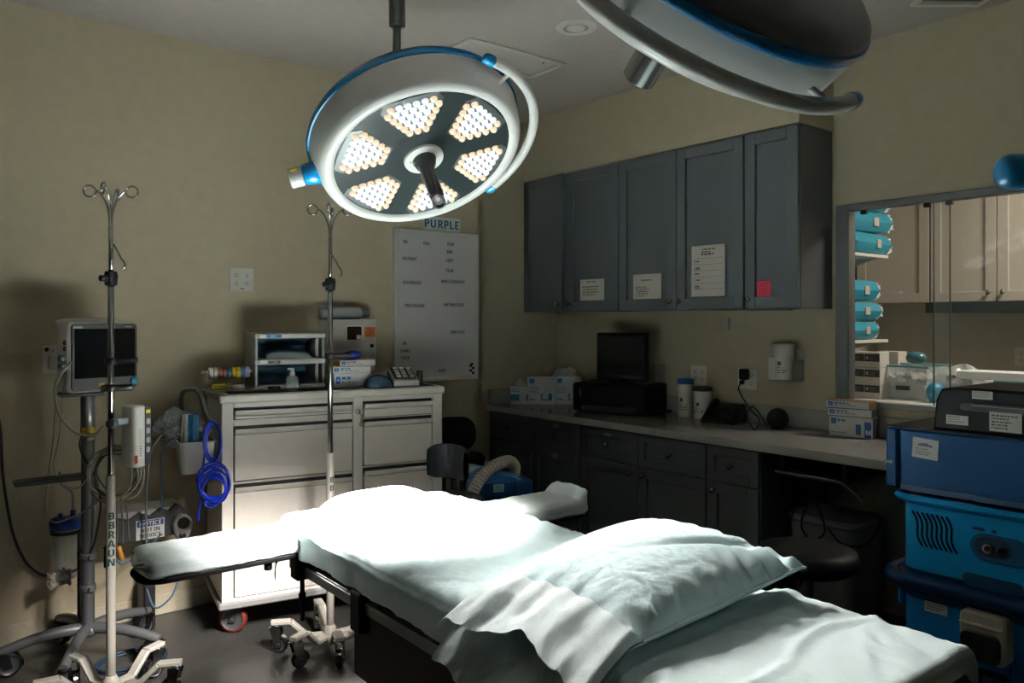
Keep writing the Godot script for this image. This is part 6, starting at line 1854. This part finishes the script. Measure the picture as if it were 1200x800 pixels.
# ---------- the cluttered left corner ----------
func build_left_things() -> void:
	var blk := M(C8(16, 16, 18), 0.5)
	# pump on the drip stand
	var t := thing("infusion_pump", "slim white infusion pump with a black control strip clamped on the drip stand", "infusion pump", Vector3(0.71, 0.87, -3.165), 22.0)
	part(t, "housing", MB.new(Transform3D(Basis(Vector3(1, 0, 0), Vector3(0, 0, -1), Vector3(0, 1, 0)), Vector3(0, 0.11, 0))).prism(rrect(0.052, 0.09, 0.02, 5), 0.228, 0.006), M(C8(206, 202, 192), 0.4))
	var cs := part(t, "control_strip", MB.new().box(Vector3(0.033, 0.112, 0.015), Vector3(0.026, 0.212, 0.05), 0.003), M(C8(28, 32, 40), 0.4), "black control strip")
	for i in 4:
		part(cs, "button", MB.new(Transform3D(Basis.IDENTITY, Vector3(0.033, 0.163 - i * 0.035, 0.041))).prism(rrect(0.015, 0.022, 0.005, 4), 0.003, 0.001), M(C8(160, 162, 160), 0.4))
	part(cs, "yellow_label", MB.new().box(Vector3(0.033, 0.2, 0.041), Vector3(0.018, 0.013, 0.001), 0.0), M(C8(206, 196, 30), 0.5))
	part(t, "front_label", MB.new().box(Vector3(-0.002, 0.17, 0.0455), Vector3(0.018, 0.06, 0.001), 0.0), M(C8(220, 220, 216), 0.4))
	var bar := part(t, "code_label", sheet_mb(0.018, 0.055), printed("code_print", C8(216, 216, 212), words(0.2, 0.1, 0.6, 5, 0.16, 0.08, C8(40, 40, 44), 111), 32, 64))
	bar.position = Vector3(0.0, 0.055, 0.046)
	part(t, "red_label", MB.new().box(Vector3(-0.018, 0.028, 0.0435), Vector3(0.012, 0.03, 0.002), 0.0005), M(C8(150, 30, 34), 0.5))
	part(t, "pole_clamp", MB.new().box(Vector3(-0.045, 0.17, -0.005), Vector3(0.06, 0.03, 0.03), 0.005).cyl(Vector3(-0.075, 0.165, 0.0), Vector3(-0.1, 0.165, 0.012), 0.018, 14), M(C8(90, 94, 98), 0.4, 0.4))
	# coil of leads hung on the stand
	var lc := thing("lead_coil", "bundle of beige leads coiled in loops on the drip stand", "cable", Vector3(0.66, 0.85, -3.22))
	var beige := M(C8(150, 146, 128), 0.5)
	var dark := M(C8(70, 70, 66), 0.5)
	for i in 8:
		var pts := []
		var cx := -0.005 + 0.01 * sin(i * 2.3)
		var rr := 0.088 + 0.012 * sin(i * 1.7)
		for k in 24:
			var a := TAU * k / 24.0
			pts.append(rgt * (cx + cos(a) * rr * 0.98) + Vector3(0, -0.015 + sin(a) * rr * 1.05 + 0.006 * sin(a * 3.0 + i), 0) - fwd * (-0.03 + i * 0.006 + 0.01 * sin(a * 2.0 + i)))
		part(lc, "lead_loop", MB.new().tube(pts, 0.0034, 6, true), beige if i % 3 else dark)
	for i in 4:
		var x := -0.01 + i * 0.02
		part(lc, "lead_end", MB.new().tube(curve([rgt * x + Vector3(0, -0.1, 0) - fwd * 0.02, rgt * (x + 0.006) + Vector3(0, -0.2, 0) - fwd * 0.015, rgt * (x + 0.004 * i) + Vector3(0, -0.31 + 0.02 * i, 0) - fwd * 0.02], 5), 0.0028, 6), dark)
	part(lc, "lead_plug", MB.new().cyl(rgt * 0.02 + Vector3(0, -0.28, 0) - fwd * 0.015, rgt * 0.034 + Vector3(0, -0.33, 0) - fwd * 0.015, 0.009, 10), M(C8(150, 100, 30), 0.5), "amber plug")
	part(lc, "lead_plug", MB.new().box(rgt * -0.02 + Vector3(0, -0.32, 0) - fwd * 0.01, Vector3(0.03, 0.09, 0.024), 0.008), blk)
	# monitor leads
	var runs := [
		[[84, 424, 3.12], [70, 440, 3.12], [64, 460, 3.14], [72, 490, 3.16], [92, 508, 3.18], [112, 508, 3.2], [122, 498, 3.16]],
		[[82, 428, 3.12], [68, 450, 3.14], [62, 520, 3.2], [56, 560, 3.24], [54, 596, 3.26]],
		[[80, 432, 3.12], [74, 460, 3.14], [70, 510, 3.18], [63, 545, 3.2], [72, 565, 3.2], [90, 572, 3.2], [103, 560, 3.2]],
		[[106, 508, 3.2], [96, 512, 3.2], [94, 525, 3.2], [104, 545, 3.2], [112, 560, 3.2], [118, 590, 3.2], [112, 630, 3.22], [106, 648, 3.22]],
		[[56, 570, 3.24], [54, 600, 3.26], [64, 612, 3.26], [84, 606, 3.22], [104, 596, 3.2], [122, 582, 3.16]]]
	var rad := [0.0055, 0.003, 0.003, 0.0042, 0.003]
	for i in runs.size():
		var pts := []
		for q in runs[i]:
			pts.append(at(q[0], q[1], q[2]))
		solo("monitor_lead", MB.new().tube(curve(pts, 8), rad[i], 8), [M(C8(150, 148, 138), 0.5), beige, beige, blk, beige][i], ["thick pale lead swinging from the monitor to the drip stand", "thin beige lead hanging straight from the monitor", "thin beige lead curling from the monitor to the stand pole", "black lead curling down the rolling stand's pole", "thin beige lead looping round below the cross arm"][i], "cable")
	# mains lead on the wall
	var mo := onz(-22, 430, WALL_Z)
	outlet("white outlet plate feeding the black mains lead", mo, 0.0, 0.078, 0.118, 1, 2)
	var ml := [mo + Vector3(0, -0.02, 0.012), mo + Vector3(0.01, -0.05, 0.035)]
	for q in [[-8, 470], [0, 500], [4, 560], [14, 620], [28, 655], [46, 672], [66, 675]]:
		ml.append(onz(q[0], q[1], WALL_Z + 0.03))
	ml.append(at(88, 668, 3.4))
	ml.append(at(98, 660, 3.3))
	solo("mains_lead", MB.new().tube(curve(ml, 8), 0.006, 9), blk, "thick black mains lead sagging along the beige wall to the stand", "cable")
	# suction canister on the stand
	var cpos := at(78, 600, 3.36)
	var sc := thing("suction_canister", "clear suction canister with a blue lid hung on the rolling stand", "canister", Vector3(cpos.x, 0.31, cpos.z))
	part(sc, "jar", MB.new().lathe([Vector2(0, 0), Vector2(0.04, 0), Vector2(0.044, 0.006), Vector2(0.056, 0.21), Vector2(0.056, 0.215)], 28), clear("jar_plastic", Color(0.7, 0.78, 0.8), 0.3, 0.06))
	part(sc, "lid", MB.new().lathe([Vector2(0, 0.214), Vector2(0.062, 0.214), Vector2(0.066, 0.22), Vector2(0.066, 0.245), Vector2(0.055, 0.255), Vector2(0, 0.258)], 32).cyl(Vector3(0.025, 0.256, 0.0), Vector3(0.025, 0.285, 0.0), 0.011, 12).cyl(Vector3(-0.025, 0.256, 0.01), Vector3(-0.025, 0.28, 0.01), 0.009, 12), M(C8(22, 52, 128), 0.4), "blue lid")
	part(sc, "holder_ring", MB.new().lathe([Vector2(0.056, 0.192), Vector2(0.063, 0.192), Vector2(0.063, 0.206), Vector2(0.056, 0.206)], 28), blk)
	part(sc, "holder_rod", MB.new().cyl(Vector3(0.036, -0.16, 0.075), Vector3(0.036, 0.2, 0.075), 0.0085, 10), M(C8(96, 98, 100), 0.35, 0.6))
	part(sc, "holder_arm", MB.new().cyl(Vector3(0.036, 0.13, 0.075), Vector3(0.0, 0.13, 0.075) + Vector3(0.6425 - cpos.x, 0, -3.637 - cpos.z - 0.075), 0.008, 8), M(C8(96, 98, 100), 0.35, 0.6))
	part(sc, "holder_arm", MB.new().cyl(Vector3(0.036, 0.0, 0.075), Vector3(0.0, 0.0, 0.075) + Vector3(0.6425 - cpos.x, 0, -3.637 - cpos.z - 0.075), 0.008, 8), M(C8(96, 98, 100), 0.35, 0.6))
	part(sc, "tubing", MB.new().tube(curve([Vector3(0.025, 0.28, 0.0), Vector3(0.02, 0.36, 0.0), Vector3(-0.02, 0.4, 0.02), Vector3(-0.03, 0.46, 0.03)], 6), 0.005, 8), M(C8(120, 130, 134), 0.3))
	var glove := MB.new()
	glove.grid(16, 12, func(u: float, v: float) -> Vector3:
		return Vector3((u - 0.5) * 0.09, -v * 0.07 + 0.015 * noise.get_noise_2d(u * 5.0, v * 4.0), 0.02 * sin(u * 7.0) + 0.02 * noise.get_noise_2d(u * 4.0 + 9.0, v * 4.0)))
	solo("wipe_cloth", glove, M(C8(170, 164, 152), 0.9), "crumpled pale cloth tucked on the mains lead below the canister", "cloth", at(69, 668, 3.34))
	# notice on the out of order device
	var dz := -3.74
	var dc := onz(176, 620, dz)
	var d := thing("gauge_rack", "dark wall rack with a zigzag top, notice card and round gauge", "rack", Vector3(dc.x, 0.0, dz))
	var py := dc.y + 0.014
	var prof := PackedVector2Array()
	for q in [[-0.14, -0.055], [0.15, -0.055], [0.15, 0.06], [0.11, 0.085], [0.08, 0.055], [0.045, 0.075], [0.0, 0.045], [-0.045, 0.065], [-0.085, 0.04], [-0.14, 0.055]]:
		prof.append(Vector2(q[0], q[1] + py))
	part(d, "front_plate", MB.new(Transform3D(Basis.IDENTITY, Vector3(0, 0, -0.01))).prism(prof, 0.02, 0.002), M(C8(62, 64, 66), 0.45))
	part(d, "back_box", MB.new().bb(Vector3(-0.14, py - 0.06, -0.2), Vector3(0.15, py + 0.07, -0.021), 0.004), M(C8(186, 184, 178), 0.5))
	part(d, "leg_post", MB.new().cyl(Vector3(0.02, 0.16, -0.16), Vector3(0.02, py - 0.05, -0.16), 0.014, 14), M(C8(120, 122, 122), 0.4, 0.5))
	part(d, "floor_foot", MB.new().box(Vector3(0.02, 0.1, -0.15), Vector3(0.05, 0.2, 0.12), 0.006), blk)
	var card := part(d, "notice_card", MB.new().box(Vector3(0.0, py - 0.012, 0.002), Vector3(0.118, 0.086, 0.002), 0.0005), M(C8(206, 206, 202), 0.5))
	part(card, "blue_band", MB.new(Transform3D(Basis.IDENTITY, Vector3(0.0, py + 0.015, 0.0035))).prism(rrect(0.11, 0.026, 0.004, 3), 0.001), M(C8(14, 60, 122), 0.5))
	lettering(card, "NOTICE", face(Vector3(1, 0, 0), Vector3.UP, Vector3(0.0, py + 0.015, 0.0043)), 0.018, M(C8(216, 216, 212), 0.5), true)
	lettering(card, "NOT IN", face(Vector3(1, 0, 0), Vector3.UP, Vector3(0.0, py - 0.014, 0.0034)), 0.0165, M(C8(24, 24, 26), 0.5), true)
	lettering(card, "SERVICE", face(Vector3(1, 0, 0), Vector3.UP, Vector3(0.0, py - 0.038, 0.0034)), 0.0165, M(C8(24, 24, 26), 0.5), true)
	var ga := onz(215, 614, dz + 0.04) - d.position
	var gp := PackedVector2Array()
	for k in 24:
		var a := TAU * k / 24.0
		gp.append(Vector2(ga.x + cos(a) * (0.042 - 0.01 * maxf(0.0, -sin(a))), ga.y + sin(a) * 0.042 - 0.045 * maxf(0.0, -sin(a))))
	var gg := part(d, "gauge", MB.new(Transform3D(Basis.IDENTITY, Vector3(0, 0, 0.02))).prism(gp, 0.04, 0.005), M(C8(150, 150, 148), 0.35, 0.3))
	part(gg, "gauge_dial", MB.new(Transform3D(Basis(Vector3(1, 0, 0), Vector3(0, 0, 1), Vector3(0, -1, 0)), Vector3(ga.x, ga.y + 0.006, 0.04))).lathe([Vector2(0.027, 0), Vector2(0.027, 0.003), Vector2(0, 0.003)], 24), M(C8(34, 28, 26), 0.3))
	part(gg, "gauge_knob", MB.new().cyl(Vector3(ga.x - 0.005, ga.y - 0.05, 0.04), Vector3(ga.x - 0.005, ga.y - 0.05, 0.05), 0.014, 16), M(C8(34, 34, 36), 0.3))
	for q in [["blue grey tube running along the front of the gauge rack", [120, 640, 3.3], [135, 655, 3.3], [146, 660, 3.3], [168, 645, 3.4], [190, 625, 3.45]], ["blue grey tube looping under the arm board", [172, 690, 3.5], [182, 712, 3.45], [200, 700, 3.45], [208, 682, 3.45]], ["blue grey tube rising from the gauge rack to the side bin", [190, 596, 3.5], [188, 540, 3.5], [196, 520, 3.5], [205, 512, 3.5]]]:
		var pts := []
		for e in q.slice(1):
			pts.append(at(e[0], e[1], e[2]))
		solo("gas_tube", MB.new().tube(curve(pts, 7), 0.0042, 7), M(C8(70, 100, 124), 0.35), q[0], "tube", Vector3.ZERO, 0.0, "thin tubes by the gauge rack")
	var fl := []
	for i in 40:
		var a := TAU * i / 20.0
		fl.append(Vector3(0.78 + cos(a) * (0.13 + 0.004 * (i / 20)), 0.007 + 0.011 * (i / 20), -3.5 + sin(a) * 0.1))
	solo("hose_coil", MB.new().tube(fl, 0.006, 8), M(C8(26, 44, 62), 0.4), "blue hose coiled on the floor under the rolling stand", "hose")
	# bin hung on the cart with supplies
	var ci := cart.transform
	var bn := thing("side_bin", "white plastic bin hung on the cart's side, full of packs", "bin", ci * Vector3(-0.6175, 0.732, 0.07), -10.0)
	var wm := M(C8(204, 202, 198), 0.4)
	var bb := MB.new()
	bb.grid(28, 1, func(u: float, v: float) -> Vector3:
		var pl := rrect(lerpf(0.13, 0.15, v), lerpf(0.2, 0.22, v), 0.025, 6)
		var i := int(round(u * pl.size())) % pl.size()
		return Vector3(pl[i].x, lerpf(0.0, 0.138, v), pl[i].y), true)
	bb.box(Vector3(0, 0.003, 0), Vector3(0.118, 0.006, 0.19), 0.001)
	part(bn, "bin_wall", bb, wm)
	var rimp := []
	for p in rrect(0.152, 0.222, 0.026, 6):
		rimp.append(Vector3(p.x, 0.138, p.y))
	part(bn, "bin_rim", MB.new().tube(rimp, 0.004, 8, true), wm)
	part(bn, "hook_plate", MB.new().box(Vector3(0.0845, 0.11, 0.0), Vector3(0.014, 0.05, 0.12), 0.002), wm)
	var bp := bn.transform
	# blue pack standing in the bin
	var pk := MB.new()
	pk.grid(14, 18, func(u: float, v: float) -> Vector3:
		return Vector3((u - 0.5) * 0.055 * (1.0 - 0.25 * v), v * 0.25, 0.012 * sin(u * PI) + 0.01 * noise.get_noise_2d(u * 4.0, v * 5.0)))
	pk.grid(14, 18, func(u: float, v: float) -> Vector3:
		return Vector3((u - 0.5) * 0.055 * (1.0 - 0.25 * v), v * 0.25, -0.012 * sin(u * PI) + 0.01 * noise.get_noise_2d(u * 4.0, v * 5.0)))
	solo("blue_pack", pk, M(C8(26, 108, 158), 0.3), "tall blue plastic pack standing in the side bin", "pack", bp * Vector3(-0.012, 0.008, 0.06), -10.0)
	solo("white_pack", pk.mesh(), M(C8(196, 196, 192), 0.4), "tall white paper pack standing in the side bin", "pack", bp * Vector3(-0.04, 0.008, 0.045), -24.0)
	# clear crumpled tubing bag
	for k in 2:
		var cb := MB.new()
		cb.grid(64, 40, func(u: float, v: float) -> Vector3:
			var a := TAU * u
			var rr := sin(PI * clampf(v, 0.02, 0.98)) * (0.95 + 0.15 * sin(a * 4.0 + v * 9.0 + k) + 0.28 * crease(cos(a) * 0.35 + k * 5.0, sin(a) * 0.35 + v * 0.9, 4.5))
			return Vector3(cos(a) * 0.085 * rr, v * 0.2, sin(a) * 0.075 * rr), true)
		solo("tubing_bag", cb, clear("tubing_film", Color(0.7, 0.74, 0.76), 0.5, 0.12), ["crumpled clear tubing bag at the back of the side bin", "crumpled clear tubing bag bulging over the side bin's edge"][k], "bag", bp * Vector3(-0.03 - 0.05 * k, 0.07 + 0.02 * k, -0.06 - 0.01 * k), 30.0 * k)
	var tb := MB.new().tube(curve([bp * Vector3(-0.02, 0.16, -0.03), bp * Vector3(-0.1, 0.19, -0.02), bp * Vector3(-0.18, 0.1, 0.0), bp * Vector3(-0.2, -0.1, 0.02), bp * Vector3(-0.2, -0.3, 0.02)], 8), 0.005, 8)
	solo("clear_tube", tb, M(C8(120, 126, 128), 0.3), "pale clear tube arching out of the side bin", "tube")
	# blue coiled hose hanging from the handle
	var bc := thing("blue_hose", "bright blue hose coiled and hung from the cart handle", "hose", ci * Vector3(-0.555, 0.0, 0.27), 0.0)
	var bi := inv(bc)
	var bm := M(C8(16, 44, 170), 0.3)
	var o := at(251, 562, 3.34)
	for i in 9:
		var pts := []
		for k in 22:
			var a := TAU * k / 22.0
			var rr := 0.052 + 0.017 * (i / 8.0)
			pts.append(bi * (o + rgt * (cos(a) * rr + 0.006 * sin(i * 2.0)) + Vector3(0, sin(a) * rr * 1.08 - 0.006 * (8 - i), 0) - fwd * (0.004 * (i % 4) + 0.006 * sin(a * 2.0 + i))))
		part(bc, "hose_loop", MB.new().tube(pts, 0.0042, 7, true), bm)
	for i in 3:
		var pts := []
		for k in 20:
			var a := TAU * k / 20.0
			pts.append(bi * (at(250, 517, 3.36) + rgt * cos(a) * (0.03 + 0.004 * i) + Vector3(0, sin(a) * (0.075 + 0.006 * i), 0) - fwd * 0.005 * i))
		part(bc, "hose_loop", MB.new().tube(pts, 0.004, 7, true), bm)
	var tail := []
	for q in [[252, 498, 3.38], [243, 510, 3.36], [239, 540, 3.35], [236, 575, 3.35], [232, 610, 3.36]]:
		tail.append(bi * at(q[0], q[1], q[2]))
	part(bc, "hose_tail", MB.new().tube(curve(tail, 6), 0.0045, 8), bm)
	tail = []
	for q in [[238, 580, 3.34], [241, 592, 3.34], [250, 594, 3.34], [258, 582, 3.34]]:
		tail.append(bi * at(q[0], q[1], q[2]))
	part(bc, "hose_tail", MB.new().tube(curve(tail, 6), 0.004, 8), bm)
	part(bc, "hose_tie", MB.new(bi).ball(at(249, 497, 3.375), Vector3(0.014, 0.018, 0.014), 12, 8), M(C8(12, 26, 90), 0.4))
